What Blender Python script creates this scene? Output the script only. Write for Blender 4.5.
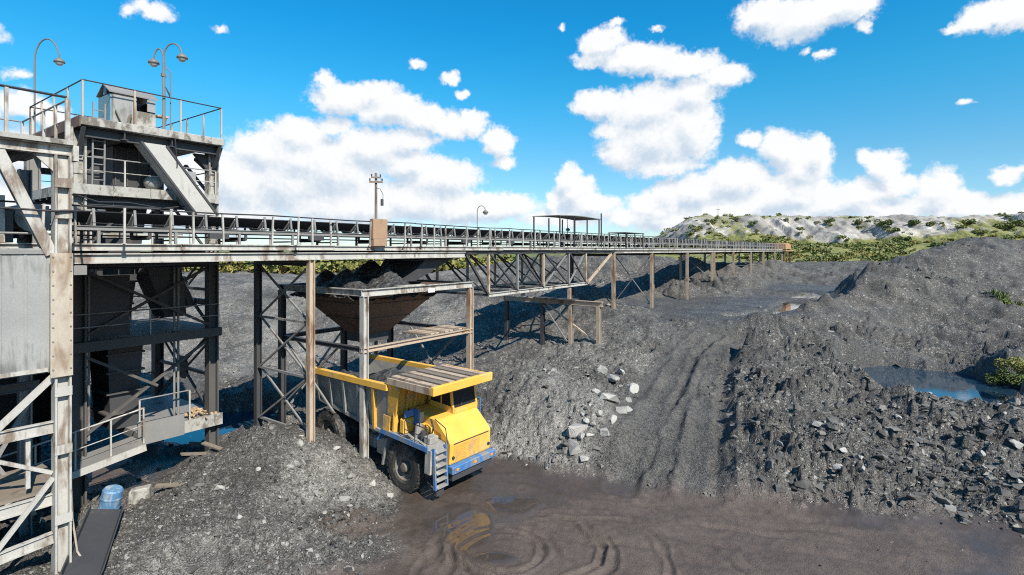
import bpy, bmesh, math, random
import numpy as np
from mathutils import Vector, Matrix
for o in list(bpy.data.objects): bpy.data.objects.remove(o, do_unlink=True)
S = bpy.context.scene
COL = S.collection
R = math.radians
random.seed(7)
FPX, HOR, H = 540.4, 250.0, 9.56          # focal length in pixels, horizon row, eye height

# ---------------------------------------------------------------- camera
cam = bpy.data.cameras.new('camera'); cam_o = bpy.data.objects.new('camera', cam); COL.objects.link(cam_o)
cam_o.location = (0, 0, H); cam_o.rotation_euler = (R(90), 0, 0)
cam.sensor_width = 36; cam.lens = 19.0; cam.shift_y = -(287.5 - HOR) / 1024
cam.clip_start = 0.1; cam.clip_end = 9000
S.camera = cam_o
# ---------------------------------------------------------------- sun
SUN_EL, SUN_AZ = 42.0, 37.0               # elevation; azimuth to the right of straight behind the camera
sd = Vector((math.sin(R(SUN_AZ)) * math.cos(R(SUN_EL)), -math.cos(R(SUN_AZ)) * math.cos(R(SUN_EL)), math.sin(R(SUN_EL))))
sun = bpy.data.lights.new('sun', 'SUN'); sun.energy = 5.0; sun.angle = R(0.5); sun.color = (1, 0.93, 0.81)
sun_o = bpy.data.objects.new('sun', sun); COL.objects.link(sun_o); sun_o.location = (40, -40, 60)
sun_o.rotation_euler = sd.to_track_quat('Z', 'Y').to_euler()
# ---------------------------------------------------------------- exposure
vs = S.view_settings; vs.view_transform = 'Standard'; vs.look = 'None'; vs.gamma = 1; vs.exposure = 0.60
S.cycles.use_denoising = False; S.cycles.filter_width = 1.1; S.cycles.max_bounces = 4; S.cycles.diffuse_bounces = 3; S.cycles.glossy_bounces = 2; S.cycles.transmission_bounces = 2; S.cycles.caustics_reflective = False; S.cycles.caustics_refractive = False
# ---------------------------------------------------------------- world: Nishita sky and cumulus clouds
class NT:
    def __init__(s, tree): s.t = tree; s.n = tree.nodes; s.l = tree.links
    def node(s, typ, **kw):
        n = s.n.new(typ)
        for k, v in kw.items(): setattr(n, k, v)
        return n
    def put(s, sock, v):
        if isinstance(v, bpy.types.NodeSocket): s.l.new(v, sock)
        elif v is not None: sock.default_value = v
    def m(s, op, a, b=None, c=None, clamp=False):
        n = s.node('ShaderNodeMath', operation=op, use_clamp=clamp)
        for i, v in enumerate((a, b, c)):
            if v is not None: s.put(n.inputs[i], v)
        return n.outputs[0]
    def vm(s, op, a, b=None):
        n = s.node('ShaderNodeVectorMath', operation=op); s.put(n.inputs[0], a)
        if b is not None: s.put(n.inputs[1], b)
        return n.outputs['Value'] if op in ('LENGTH', 'DISTANCE', 'DOT_PRODUCT') else n.outputs[0]
    def xyz(s, x, y, z=0.0):
        n = s.node('ShaderNodeCombineXYZ')
        for i, v in enumerate((x, y, z)): s.put(n.inputs[i], v)
        return n.outputs[0]
    def noise(s, vec, scale, detail=4, rough=0.55, dist=0.0, col=False):
        n = s.node('ShaderNodeTexNoise'); s.put(n.inputs['Vector'], vec)
        n.inputs['Scale'].default_value = scale; n.inputs['Detail'].default_value = detail
        n.inputs['Roughness'].default_value = rough; n.inputs['Distortion'].default_value = dist
        return n.outputs['Color' if col else 'Fac']
    def voro(s, vec, scale, out='Distance', feature='F1', rnd=1.0):
        n = s.node('ShaderNodeTexVoronoi', feature=feature); s.put(n.inputs['Vector'], vec)
        n.inputs['Scale'].default_value = scale; n.inputs['Randomness'].default_value = rnd
        return n.outputs[out]
    def ramp(s, v, lo, hi, a=0.0, b=1.0, smooth=True):
        n = s.node('ShaderNodeMapRange', interpolation_type='SMOOTHSTEP' if smooth else 'LINEAR')
        for i, q in enumerate((v, lo, hi, a, b)): s.put(n.inputs[i], q)
        return n.outputs[0]
    def mix(s, f, a, b, typ='MIX'):
        n = s.node('ShaderNodeMix', data_type='RGBA', blend_type=typ)
        s.put(n.inputs[0], f)
        for i, v in ((6, a), (7, b)):
            s.put(n.inputs[i], v if isinstance(v, bpy.types.NodeSocket) else (*v[:3], 1))
        return n.outputs[2]

def azel(px, py):
    x, y, z = (px - 512) / FPX, 1.0, (HOR - py) / FPX
    return math.degrees(math.atan2(x, y)), math.degrees(math.atan2(z, math.hypot(x, y)))

CLOUDS = [  # centre and half sizes of the puffs, in pixels of the photograph; turned into azimuth and elevation below
 (245,185,42,36),(285,178,55,32),(335,170,45,34),(300,132,30,14),(352,205,70,20),(420,200,50,20),(470,208,50,14),
 (392,108,34,16),(345,98,32,15),(375,88,22,10),(425,118,34,14),(455,128,30,10),(498,143,17,13),(505,162,13,8),(470,120,14,8),
 (418,62,9,5),(452,78,8,8),(464,93,6,5),(325,80,12,7),(335,125,18,10),(410,165,26,14),
 (567,180,11,15),(575,192,18,14),(555,202,10,10),(560,217,45,8),(625,217,26,9),(655,205,30,14),
 (604,42,20,14),(640,58,34,15),(684,66,36,14),(722,76,24,12),(600,57,26,8),(615,24,8,4),(652,26,7,4),(560,28,4,3),
 (648,108,46,22),(600,102,26,14),(655,138,50,34),(690,130,28,32),(612,130,20,8),(625,150,24,18),(668,168,32,10),
 (700,192,32,16),(735,182,34,18),(715,212,70,11),(668,192,16,10),
 (782,148,24,20),(800,168,26,26),(752,140,14,8),(812,150,16,16),(790,195,50,18),(830,205,40,14),(800,215,60,8),
 (800,18,50,20),(765,14,26,14),(840,8,32,16),(790,36,24,9),(828,57,10,5),(808,52,6,4),(862,26,8,8),
 (985,17,28,12),(1012,12,22,14),(955,24,14,5),(1040,10,30,16),
 (884,165,20,14),(900,183,22,12),(868,160,10,8),(940,186,22,20),(965,198,26,14),(1005,203,26,11),(1012,170,16,9),(1030,205,30,13),(960,212,60,8),(885,210,40,10),
 (300,155,55,26),(375,150,40,22),(260,150,26,16),(440,180,40,18),(410,140,24,12),(500,205,40,10),(590,205,30,10),(660,218,60,10),(760,205,60,12),(860,195,40,14),(920,205,50,12),(990,212,50,8),(690,95,30,14),(965,100,12,3),(150,6,26,8),(125,8,8,7),(225,27,11,5),(12,76,13,6),
 (20,108,26,14),(50,120,22,12),(30,160,40,20),(95,165,40,26),(150,160,30,24),(200,180,34,28),(20,205,60,18),(90,215,70,16),(170,210,60,20),(230,215,60,18),
 (-40,120,50,30),(-110,60,50,22),(-60,190,80,30),(-150,180,60,36),(1100,90,50,30),(1120,170,70,30),(1180,205,90,18),(-30,30,30,12)]
W = bpy.data.worlds.new('World'); S.world = W; W.use_nodes = True
W.node_tree.nodes.clear(); W.cycles.sampling_method = 'MANUAL'; W.cycles.sample_map_resolution = 512
def cloud_group():
    g = bpy.data.node_groups.new('cloud_field', 'ShaderNodeTree')
    g.interface.new_socket('P', in_out='INPUT', socket_type='NodeSocketVector')
    g.interface.new_socket('D', in_out='OUTPUT', socket_type='NodeSocketFloat')
    k = NT(g); gi = k.node('NodeGroupInput'); go = k.node('NodeGroupOutput')
    P = gi.outputs[0]
    # warp, large and small, so that the puffs get ragged, billowing outlines
    w1 = k.vm('SUBTRACT', k.noise(P, 0.16, 3, 0.5, col=True), (0.5, 0.5, 0.5))
    w1 = k.vm('MULTIPLY', w1, (2.6, 2.0, 0))
    w2 = k.vm('SUBTRACT', k.noise(P, 0.75, 6, 0.6, col=True), (0.5, 0.5, 0.5))
    w2 = k.vm('MULTIPLY', w2, (1.7, 1.5, 0))
    Q = k.vm('ADD', k.vm('ADD', P, w1), w2)
    f = None
    for (x, y, rx, ry) in CLOUDS:
        a, e = azel(x, y); a2, e2 = azel(x + rx, y); a3, e3 = azel(x, y - ry)
        rx_, ry_ = abs(a2 - a) * 1.38, abs(e3 - e) * 1.38
        d = k.vm('MULTIPLY', k.vm('SUBTRACT', Q, (a, e, 0)), (1 / rx_, 1 / ry_, 0))
        v = k.m('SUBTRACT', 1.0, k.vm('LENGTH', d))
        v = k.m('MULTIPLY', v, min(1.0, 0.35 + ry_ / 2.6))
        f = v if f is None else k.m('SMOOTH_MAX', f, v, 0.20)
    bil = k.m('SUBTRACT', 0.5, k.voro(P, 0.55, feature='F1'))
    bil2 = k.m('SUBTRACT', 0.5, k.voro(P, 1.3, feature='F1'))
    f = k.m('ADD', f, k.m('MULTIPLY', bil, 0.17)); f = k.m('ADD', f, k.m('MULTIPLY', bil2, 0.10))
    f = k.m('ADD', f, k.m('MULTIPLY', k.m('SUBTRACT', k.noise(P, 1.7, 7, 0.66), 0.5), 0.55))
    k.put(go.inputs[0], f)
    return g
k = NT(W.node_tree)
tc = k.node('ShaderNodeTexCoord'); sp = k.node('ShaderNodeSeparateXYZ'); k.put(sp.inputs[0], tc.outputs['Generated'])
sx, sy, sz = sp.outputs
az = k.m('MULTIPLY', k.m('ARCTAN2', sx, sy), 180 / math.pi)
az = k.m('SUBTRACT', k.m('PINGPONG', k.m('ADD', az, 531.0), 118.0), 59.0)     # the same weather all round the sky
el = k.m('MULTIPLY', k.m('ARCSINE', sz), 180 / math.pi)
grp = cloud_group()
def field(dx, dy):
    n = k.node('ShaderNodeGroup'); n.node_tree = grp
    k.put(n.inputs[0], k.xyz(k.m('ADD', az, dx), k.m('ADD', el, dy))); return n.outputs[0]
f0 = field(0, 0); f1 = field(0.55, 1.5)
dens = k.ramp(f0, 0.0, 0.40)
above = k.m('SUBTRACT', f1, f0)                                           # more cloud overhead: the puff's shaded belly
lit = k.ramp(k.m('ADD', k.m('MULTIPLY', above, 0.9), k.m('MULTIPLY', f0, 0.20)), -0.14, 0.58)
PT = k.xyz(az, el)
lit = k.m('ADD', lit, k.m('MULTIPLY', k.m('SUBTRACT', k.noise(PT, 0.35, 3, 0.5), 0.5), 0.30), clamp=True)
ccol = k.mix(lit, (0.96, 0.97, 0.98), (0.58, 0.69, 0.81))
sky = k.node('ShaderNodeTexSky', sky_type='NISHITA', sun_disc=False)
sky.sun_elevation = R(SUN_EL); sky.sun_rotation = R(180 - SUN_AZ); sky.air_density = 1.0; sky.dust_density = 0.35; sky.ozone_density = 2.2; sky.altitude = 200
tn_ = k.mix(k.ramp(el, 0, 24), (0.90, 0.98, 1.10), (0.60, 1.0, 1.16)); tint = k.mix(1.0, sky.outputs[0], tn_, 'MULTIPLY')
hs = k.node('ShaderNodeHueSaturation'); k.put(hs.inputs['Color'], tint)
hs.inputs['Hue'].default_value = 0.5; hs.inputs['Saturation'].default_value = 1.12; hs.inputs['Value'].default_value = 1.2
cr = k.node('ShaderNodeValToRGB'); k.put(cr.inputs[0], k.m('DIVIDE', el, 40.0, clamp=True))
cr.color_ramp.elements[0].position = 0.0; cr.color_ramp.elements[0].color = (0.82, 0.90, 1.0, 1)
cr.color_ramp.elements[1].position = 0.56; cr.color_ramp.elements[1].color = (0.27, 1.12, 1.14, 1)
for p_, c_ in ((0.21, (0.74, 0.98, 0.94, 1)), (0.39, (0.46, 1.13, 1.05, 1))):
    e_ = cr.color_ramp.elements.new(p_); e_.color = c_
sky_c = k.mix(1.0, hs.outputs[0], cr.outputs[0], 'MULTIPLY')
b_sky = k.node('ShaderNodeBackground'); k.put(b_sky.inputs[0], sky_c); b_sky.inputs[1].default_value = 0.08
b_cl = k.node('ShaderNodeBackground'); k.put(b_cl.inputs[0], ccol); b_cl.inputs[1].default_value = 0.68
mx = k.node('ShaderNodeMixShader'); k.put(mx.inputs[0], k.m('MULTIPLY', dens, k.ramp(el, -1.0, 1.5)))
k.put(mx.inputs[1], b_sky.outputs[0]); k.put(mx.inputs[2], b_cl.outputs[0])
ow = k.node('ShaderNodeOutputWorld'); k.put(ow.inputs[0], mx.outputs[0])

# ---------------------------------------------------------------- helpers
def tag(o, label=None, cat=None, group=None, kind=None):
    if label: o['label'] = label
    if cat: o['category'] = cat
    if group: o['group'] = group
    if kind: o['kind'] = kind
    return o
def empty(name, loc=(0, 0, 0), rz=0.0, label=None, cat=None, group=None):
    o = bpy.data.objects.new(name, None); COL.objects.link(o); o.location = loc; o.rotation_euler = (0, 0, rz)
    o.empty_display_size = 0.3
    return tag(o, label, cat, group)
def link_mesh(name, me, mat, parent=None, loc=None):
    o = bpy.data.objects.new(name, me); COL.objects.link(o)
    if mat is not None and not me.materials: me.materials.append(mat)
    if parent is not None: o.parent = parent
    if loc is not None: o.location = loc
    return o
class MB:
    def __init__(s): s.v = []; s.f = []
    def add(s, vs, fs):
        b = len(s.v); s.v += [tuple(q) for q in vs]; s.f += [tuple(i + b for i in q) for q in fs]; return s
    def box(s, x0, x1, y0, y1, z0, z1):
        return s.add([(x0,y0,z0),(x1,y0,z0),(x1,y1,z0),(x0,y1,z0),(x0,y0,z1),(x1,y0,z1),(x1,y1,z1),(x0,y1,z1)],
                     [(0,3,2,1),(4,5,6,7),(0,1,5,4),(1,2,6,5),(2,3,7,6),(3,0,4,7)])
    def hexa(s, p): # eight corners, bottom ring then top ring
        return s.add(p, [(0,3,2,1),(4,5,6,7),(0,1,5,4),(1,2,6,5),(2,3,7,6),(3,0,4,7)])
    def beam(s, p, q, w, h=None, up=(0, 0, 1)):
        h = w if h is None else h
        p, q = Vector(p), Vector(q); d = (q - p).normalized(); u = Vector(up)
        if abs(d.dot(u)) > 0.98: u = Vector((1, 0, 0))
        a = d.cross(u).normalized() * (w / 2); b = a.cross(d).normalized() * (h / 2)
        c = [p-a-b, p+a-b, p+a+b, p-a+b, q-a-b, q+a-b, q+a+b, q-a+b]
        return s.add(c, [(0,3,2,1),(4,5,6,7),(0,1,5,4),(1,2,6,5),(2,3,7,6),(3,0,4,7)])
    def isec(s, p, q, w, h, t=0.03, up=(0, 0, 1)):   # I section: two flanges and a web
        p, q = Vector(p), Vector(q); d = (q - p).normalized(); u = Vector(up)
        if abs(d.dot(u)) > 0.98: u = Vector((1, 0, 0))
        a = d.cross(u).normalized(); b = a.cross(d).normalized()
        o = b * (h / 2 - t / 2)
        s.beam(p + o, q + o, w, t, up=b); s.beam(p - o, q - o, w, t, up=b); s.beam(p, q, t, h - 2 * t - 0.002, up=b)
        return s
    def tube(s, pts, r, n=8, cap=True):
        pts = [Vector(p) for p in pts]; rs = r if isinstance(r, (list, tuple)) else [r] * len(pts)
        rings = []; prev = None
        for i, p in enumerate(pts):
            d = (pts[min(i + 1, len(pts) - 1)] - pts[max(i - 1, 0)]).normalized()
            u = Vector((0, 0, 1)) if abs(d.z) < 0.9 else Vector((1, 0, 0))
            if prev is not None:
                u = prev
            a = d.cross(u).normalized(); b = a.cross(d).normalized(); prev = b
            rings.append([p + a * math.cos(2*math.pi*j/n) * rs[i] + b * math.sin(2*math.pi*j/n) * rs[i] for j in range(n)])
        base = len(s.v)
        for g in rings: s.v += [tuple(q) for q in g]
        for i in range(len(rings) - 1):
            for j in range(n):
                s.f.append((base+i*n+j, base+i*n+(j+1)%n, base+(i+1)*n+(j+1)%n, base+(i+1)*n+j))
        if cap:
            s.f.append(tuple(base + j for j in range(n))[::-1]); e = base + (len(rings)-1)*n
            s.f.append(tuple(e + j for j in range(n)))
        return s
    def lathe(s, prof, n=32, axis='y', c=(0, 0, 0)):   # prof: (radius, offset along axis)
        base = len(s.v); m = len(prof)
        for j in range(n):
            a = 2*math.pi*j/n
            for (r, t) in prof:
                if axis == 'y': p = (c[0] + r*math.cos(a), c[1] + t, c[2] + r*math.sin(a))
                else: p = (c[0] + r*math.cos(a), c[1] + r*math.sin(a), c[2] + t)
                s.v.append(p)
        for j in range(n):
            for i in range(m - 1):
                a, b = base + j*m + i, base + ((j+1) % n)*m + i
                s.f.append((a, b, b + 1, a + 1) if axis != 'y' else (a, a + 1, b + 1, b))
        return s
    def prism(s, poly, y0, y1): # polygon in x,z swept along y
        n = len(poly); base = len(s.v)
        s.v += [(x, y0, z) for x, z in poly] + [(x, y1, z) for x, z in poly]
        s.f.append(tuple(base + i for i in range(n))); s.f.append(tuple(base + n + i for i in range(n))[::-1])
        for i in range(n):
            j = (i + 1) % n; s.f.append((base + j, base + i, base + n + i, base + n + j))
        return s
    def mesh(s, name, mat, smooth=False, bevel=0.0):
        me = bpy.data.meshes.new(name); me.from_pydata(s.v, [], s.f); me.materials.append(mat)
        bm = bmesh.new(); bm.from_mesh(me)
        bmesh.ops.recalc_face_normals(bm, faces=bm.faces[:])
        if bevel > 0: bmesh.ops.bevel(bm, geom=bm.edges[:], offset=bevel, segments=1, affect='EDGES', clamp_overlap=True)
        bm.to_mesh(me); bm.free()
        if smooth: me.polygons.foreach_set('use_smooth', [True] * len(me.polygons))
        me.update(); return me
    def build(s, name, mat, parent=None, smooth=False, bevel=0.0, loc=None):
        return link_mesh(name, s.mesh(name, mat, smooth, bevel), mat, parent, loc)
def copies(o, locs, parent=None):
    out = []
    for l in locs:
        c = o.copy(); COL.objects.link(c); c.location = l
        if parent is not None: c.parent = parent
        out.append(c)
    return out
def copy_tree(o, parent=None):
    c = o.copy(); COL.objects.link(c)
    if parent is not None: c.parent = parent
    for ch in list(o.children): copy_tree(ch, c)
    return c

# ---------------------------------------------------------------- materials
def mat_new(name):
    m = bpy.data.materials.new(name); m.use_nodes = True; t = m.node_tree
    k = NT(t); b = t.nodes['Principled BSDF']; return m, k, b
def paint(name, base, dirt, amount=0.5, rough=0.6, scale=1.2, streak=0.25, metal=0.0, bump=0.15, spec=0.4, fine=30):
    """painted or bare metal: base coat, dirt or rust in patches and in streaks that run down, fine scratches"""
    m, k, b = mat_new(name)
    g = k.node('ShaderNodeNewGeometry'); P = g.outputs['Position']
    mp = k.vm('MULTIPLY', P, (1, 1, streak))
    n1 = k.noise(mp, scale * 2.5, 6, 0.65, 0.6); n2 = k.noise(P, scale * 0.6, 4, 0.6); n3 = k.noise(P, fine, 3, 0.6)
    f = k.m('ADD', k.m('MULTIPLY', n1, 0.6), k.m('MULTIPLY', n2, 0.5))
    f = k.ramp(f, 0.76 - 0.42 * amount, 0.90 - 0.42 * amount)
    f = k.m('MULTIPLY', f, k.ramp(n3, 0.25, 0.6, 0.7, 1.0))
    c = k.mix(f, base, dirt)
    v = k.ramp(n3, 0.2, 0.8, 0.82, 1.12, False); v2 = k.ramp(n2, 0.3, 0.7, 0.85, 1.1, False)
    c = k.mix(1.0, c, k.xyz(*(k.m('MULTIPLY', v, v2),) * 3), 'MULTIPLY')
    k.put(b.inputs['Base Color'], c)
    k.put(b.inputs['Roughness'], k.ramp(f, 0, 1, rough, min(0.95, rough + 0.3), False))
    b.inputs['Metallic'].default_value = metal; b.inputs['Specular IOR Level'].default_value = spec
    bp = k.node('ShaderNodeBump'); bp.inputs['Strength'].default_value = bump; bp.inputs['Distance'].default_value = 0.02
    k.put(bp.inputs['Height'], k.m('ADD', n1, k.m('MULTIPLY', n3, 0.4))); k.put(b.inputs['Normal'], bp.outputs[0])
    return m
M = {}
M['pale'] = paint('pale_steel', (0.44, 0.425, 0.395), (0.17, 0.13, 0.10), 0.56, 0.65)
M['concrete'] = paint('dusty_concrete', (0.39, 0.375, 0.345), (0.13, 0.115, 0.10), 0.62, 0.85, 1.6, 0.6, bump=0.4)
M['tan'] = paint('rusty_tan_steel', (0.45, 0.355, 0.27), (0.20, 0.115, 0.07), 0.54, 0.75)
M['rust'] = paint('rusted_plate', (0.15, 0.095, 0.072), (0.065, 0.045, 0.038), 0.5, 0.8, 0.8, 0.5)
M['dark'] = paint('dark_steel', (0.055, 0.055, 0.06), (0.12, 0.10, 0.085), 0.35, 0.6)
M['mid'] = paint('grey_steel', (0.22, 0.215, 0.21), (0.09, 0.07, 0.06), 0.45, 0.6)
M['sheet'] = paint('weathered_grey_sheet', (0.30, 0.30, 0.295), (0.12, 0.115, 0.11), 0.55, 0.55, 1.0, 0.10)
M['beige'] = paint('beige_plate', (0.42, 0.365, 0.30), (0.22, 0.16, 0.11), 0.45, 0.7, 1.0, 0.15)
M['belt'] = paint('rubber_belt', (0.022, 0.022, 0.024), (0.07, 0.068, 0.066), 0.35, 0.7)
M['yellow'] = paint('yellow_paint', (0.80, 0.44, 0.075), (0.47, 0.33, 0.17), 0.47, 0.5, 1.6, 0.4, bump=0.06)
M['blue'] = paint('blue_paint', (0.05, 0.17, 0.40), (0.20, 0.19, 0.17), 0.56, 0.5, 2.0, bump=0.08)
M['dusty'] = paint('dusty_grey_body', (0.26, 0.25, 0.235), (0.42, 0.38, 0.33), 0.45, 0.8)
M['tyre'] = paint('dusty_tyre', (0.035, 0.033, 0.032), (0.14, 0.12, 0.105), 0.50, 0.85, 2.5, 1.0)
M['rim'] = paint('muddy_rim', (0.16, 0.135, 0.115), (0.07, 0.06, 0.055), 0.45, 0.7, 3.0, 1.0)
M['wood'] = paint('weathered_wood', (0.20, 0.165, 0.13), (0.10, 0.08, 0.065), 0.45, 0.85, 2.0, 0.12)
M['ply'] = paint('brown_plywood', (0.33, 0.215, 0.14), (0.17, 0.11, 0.075), 0.4, 0.8, 2.0, 0.2)
M['teal'] = paint('faded_teal_sheet', (0.13, 0.25, 0.31), (0.16, 0.15, 0.14), 0.35, 0.55, 1.5)
M['black'] = paint('black_rail', (0.03, 0.03, 0.035), (0.10, 0.07, 0.055), 0.3, 0.5)
M['lamp'] = paint('lamp_metal', (0.17, 0.155, 0.145), (0.12, 0.08, 0.06), 0.4, 0.5)
M['shade_tone'] = paint('shade_toned_steel', (0.085, 0.08, 0.078), (0.20, 0.175, 0.15), 0.36, 0.7)  # dark base stands in for shade on the tower's lower and inner parts
M['lightsheet'] = paint('light_dusty_sheet', (0.44, 0.425, 0.40), (0.24, 0.22, 0.20), 0.40, 0.6, 1.0, 0.2)
M['muddy_yellow'] = paint('mud_splashed_yellow', (0.78, 0.42, 0.07), (0.36, 0.25, 0.14), 0.60, 0.6, 2.2, 0.5)
M['orange'] = paint('orange_rust_sheet', (0.40, 0.23, 0.12), (0.27, 0.12, 0.06), 0.4, 0.8)
M['drum'] = paint('faded_blue_plastic', (0.09, 0.21, 0.37), (0.30, 0.32, 0.33), 0.50, 0.5, 3.0)
def simple(name, col, rough=0.5, **kw):
    m, k, b = mat_new(name); b.inputs['Base Color'].default_value = (*col, 1); b.inputs['Roughness'].default_value = rough
    for q, v in kw.items(): b.inputs[q].default_value = v
    return m
M['glass'] = simple('dark_glass', (0.02, 0.025, 0.03), 0.08)
M['white'] = simple('dusty_lamp_glass', (0.55, 0.53, 0.48), 0.3)
M['indicator'] = simple('orange_indicator', (0.75, 0.28, 0.03), 0.3)
def coal_mat():
    m, k, b = mat_new('coal'); P = k.node('ShaderNodeNewGeometry').outputs['Position']
    n = k.noise(P, 6, 6, 0.7); v = k.voro(P, 7.0, 'Color')
    sp = k.node('ShaderNodeSeparateXYZ'); k.put(sp.inputs[0], v)
    c = k.mix(k.m('MULTIPLY', n, sp.outputs[0]), (0.016, 0.016, 0.018), (0.10, 0.098, 0.096))
    k.put(b.inputs['Base Color'], c); b.inputs['Roughness'].default_value = 0.6
    bp = k.node('ShaderNodeBump'); bp.inputs['Strength'].default_value = 0.9; bp.inputs['Distance'].default_value = 0.06
    k.put(bp.inputs['Height'], k.m('ADD', k.voro(P, 7.0), k.m('MULTIPLY', n, 0.7))); k.put(b.inputs['Normal'], bp.outputs[0])
    return m
M['coal'] = coal_mat()
def rock_mat(name, lo, hi):
    m, k, b = mat_new(name); P = k.node('ShaderNodeNewGeometry').outputs['Position']
    at = k.node('ShaderNodeAttribute', attribute_name='tone')
    n = k.noise(P, 3.5, 7, 0.65); n2 = k.noise(P, 22, 4, 0.6)
    c = k.mix(k.m('ADD', k.m('MULTIPLY', k.m('SUBTRACT', n, 0.5), 0.7), at.outputs['Fac'], clamp=True), lo, hi)
    c = k.mix(k.ramp(n2, 0.3, 0.7, 0.0, 0.35), c, lo)
    k.put(b.inputs['Base Color'], c); b.inputs['Roughness'].default_value = 0.85
    bp = k.node('ShaderNodeBump'); bp.inputs['Strength'].default_value = 0.5; bp.inputs['Distance'].default_value = 0.03
    k.put(bp.inputs['Height'], k.m('ADD', n, k.m('MULTIPLY', n2, 0.4))); k.put(b.inputs['Normal'], bp.outputs[0])
    return m
M['stone'] = rock_mat('broken_stone', (0.034, 0.033, 0.032), (0.42, 0.395, 0.36))
M['boulder'] = rock_mat('pale_boulder', (0.17, 0.16, 0.15), (0.47, 0.45, 0.42))
def leaf_mat(name, a, b_, c_):
    m, k, b = mat_new(name)
    at = k.node('ShaderNodeAttribute', attribute_name='tone')
    P = k.node('ShaderNodeNewGeometry').outputs['Position']
    c = k.mix(at.outputs['Fac'], a, b_); c = k.mix(k.ramp(k.noise(P, 0.25, 3), 0.45, 0.7, 0, 0.8), c, c_)
    k.put(b.inputs['Base Color'], c); b.inputs['Roughness'].default_value = 0.7
    b.inputs['Transmission Weight'].default_value = 0.0
    return m
M['leaf'] = leaf_mat('shrub_leaves', (0.055, 0.095, 0.020), (0.14, 0.175, 0.04), (0.18, 0.165, 0.05))
M['leaf_y'] = leaf_mat('yellowing_leaves', (0.12, 0.14, 0.03), (0.24, 0.22, 0.05), (0.26, 0.19, 0.06))
M['leaf_l'] = leaf_mat('light_scrub_leaves', (0.085, 0.125, 0.03), (0.19, 0.21, 0.055), (0.23, 0.20, 0.07))
M['twig'] = simple('twig', (0.09, 0.065, 0.045), 0.9)
def water_mat(name, tint, wave=0.05):
    m, k, b = mat_new(name); P = k.node('ShaderNodeNewGeometry').outputs['Position']
    b.inputs['Base Color'].default_value = (*tint, 1); b.inputs['Roughness'].default_value = 0.03
    b.inputs['Specular IOR Level'].default_value = 1.0; b.inputs['IOR'].default_value = 1.45
    bp = k.node('ShaderNodeBump'); bp.inputs['Strength'].default_value = wave; bp.inputs['Distance'].default_value = 0.02
    k.put(bp.inputs['Height'], k.noise(P, 5, 3)); k.put(b.inputs['Normal'], bp.outputs[0])
    return m
M['water'] = water_mat('pond_water', (0.012, 0.035, 0.06))
M['still'] = water_mat('still_water', (0.02, 0.03, 0.04), 0.0)
# ================================================================ numpy noise
def _h(ix, iy, s):
    with np.errstate(over='ignore'):
        n = (ix.astype(np.int64) * 374761393 + iy.astype(np.int64) * 668265263 + s * 1442695041) & 0xffffffff
        n = ((n ^ (n >> 13)) * 1274126177) & 0xffffffff
        n = ((n ^ (n >> 16)) * 2246822519) & 0xffffffff
        return ((n ^ (n >> 15)) & 0xffff) / 65535.0
def vnoise(x, y, s=0):
    ix, iy = np.floor(x), np.floor(y); fx, fy = x - ix, y - iy
    fx = fx*fx*fx*(fx*(fx*6-15)+10); fy = fy*fy*fy*(fy*(fy*6-15)+10)
    a, b, c, d = _h(ix, iy, s), _h(ix+1, iy, s), _h(ix, iy+1, s), _h(ix+1, iy+1, s)
    return (a + (b-a)*fx) * (1-fy) + (c + (d-c)*fx) * fy
def fbm(x, y, oct=4, s=0, g=0.5):
    t = 0; a = 1.0; n = 0
    for i in range(oct):
        t = t + a * vnoise(x, y, s + i*17); n += a; a *= g
        x, y = x*1.9 + y*0.5 + 3.1, y*1.9 - x*0.5 + 7.7
    return t / n
def ridged(x, y, oct=4, s=0):
    t = 0; a = 1.0; n = 0
    for i in range(oct):
        t = t + a * (1 - np.abs(2*vnoise(x, y, s + i*31) - 1)); n += a; a *= 0.5
        x, y = x*1.9 + y*0.5 + 1.3, y*1.9 - x*0.5 + 4.2
    return t / n
def worley(x, y, s=0):
    ix, iy = np.floor(x), np.floor(y); f1 = np.full(x.shape, 9.0); f2 = np.full(x.shape, 9.0); cid = np.zeros(x.shape)
    for dx in (-1, 0, 1):
        for dy in (-1, 0, 1):
            cx, cy = ix+dx, iy+dy
            d = (cx + _h(cx, cy, s+5) - x)**2 + (cy + _h(cx, cy, s+9) - y)**2
            m = d < f1
            f2 = np.where(m, f1, np.minimum(f2, d)); cid = np.where(m, _h(cx, cy, s+13), cid); f1 = np.where(m, d, f1)
    return np.sqrt(f1), np.sqrt(f2), cid
def blocks(x, y, s=0):
    """broken blocks: each cell a tilted flat top, cracks between"""
    ix, iy = np.floor(x), np.floor(y); f1 = np.full(x.shape, 9.0); f2 = np.full(x.shape, 9.0); hh = np.zeros(x.shape); cid = np.zeros(x.shape)
    for dx in (-1, 0, 1):
        for dy in (-1, 0, 1):
            cx, cy = ix+dx, iy+dy; ox, oy = x - cx - _h(cx, cy, s+5), y - cy - _h(cx, cy, s+9)
            d = np.sqrt(ox*ox + oy*oy); m = d < f1; c_ = _h(cx, cy, s+13)
            f2 = np.where(m, f1, np.minimum(f2, d)); hh = np.where(m, c_ + ox*(_h(cx, cy, s+17)-0.5)*2.2 + oy*(_h(cx, cy, s+19)-0.5)*2.2, hh); cid = np.where(m, c_, cid); f1 = np.where(m, d, f1)
    return hh * sstep(0.0, 0.30, f2 - f1), cid
def sstep(a, b, x):
    t = np.clip((x - a) / (b - a), 0, 1); return t*t*(3-2*t)
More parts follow.
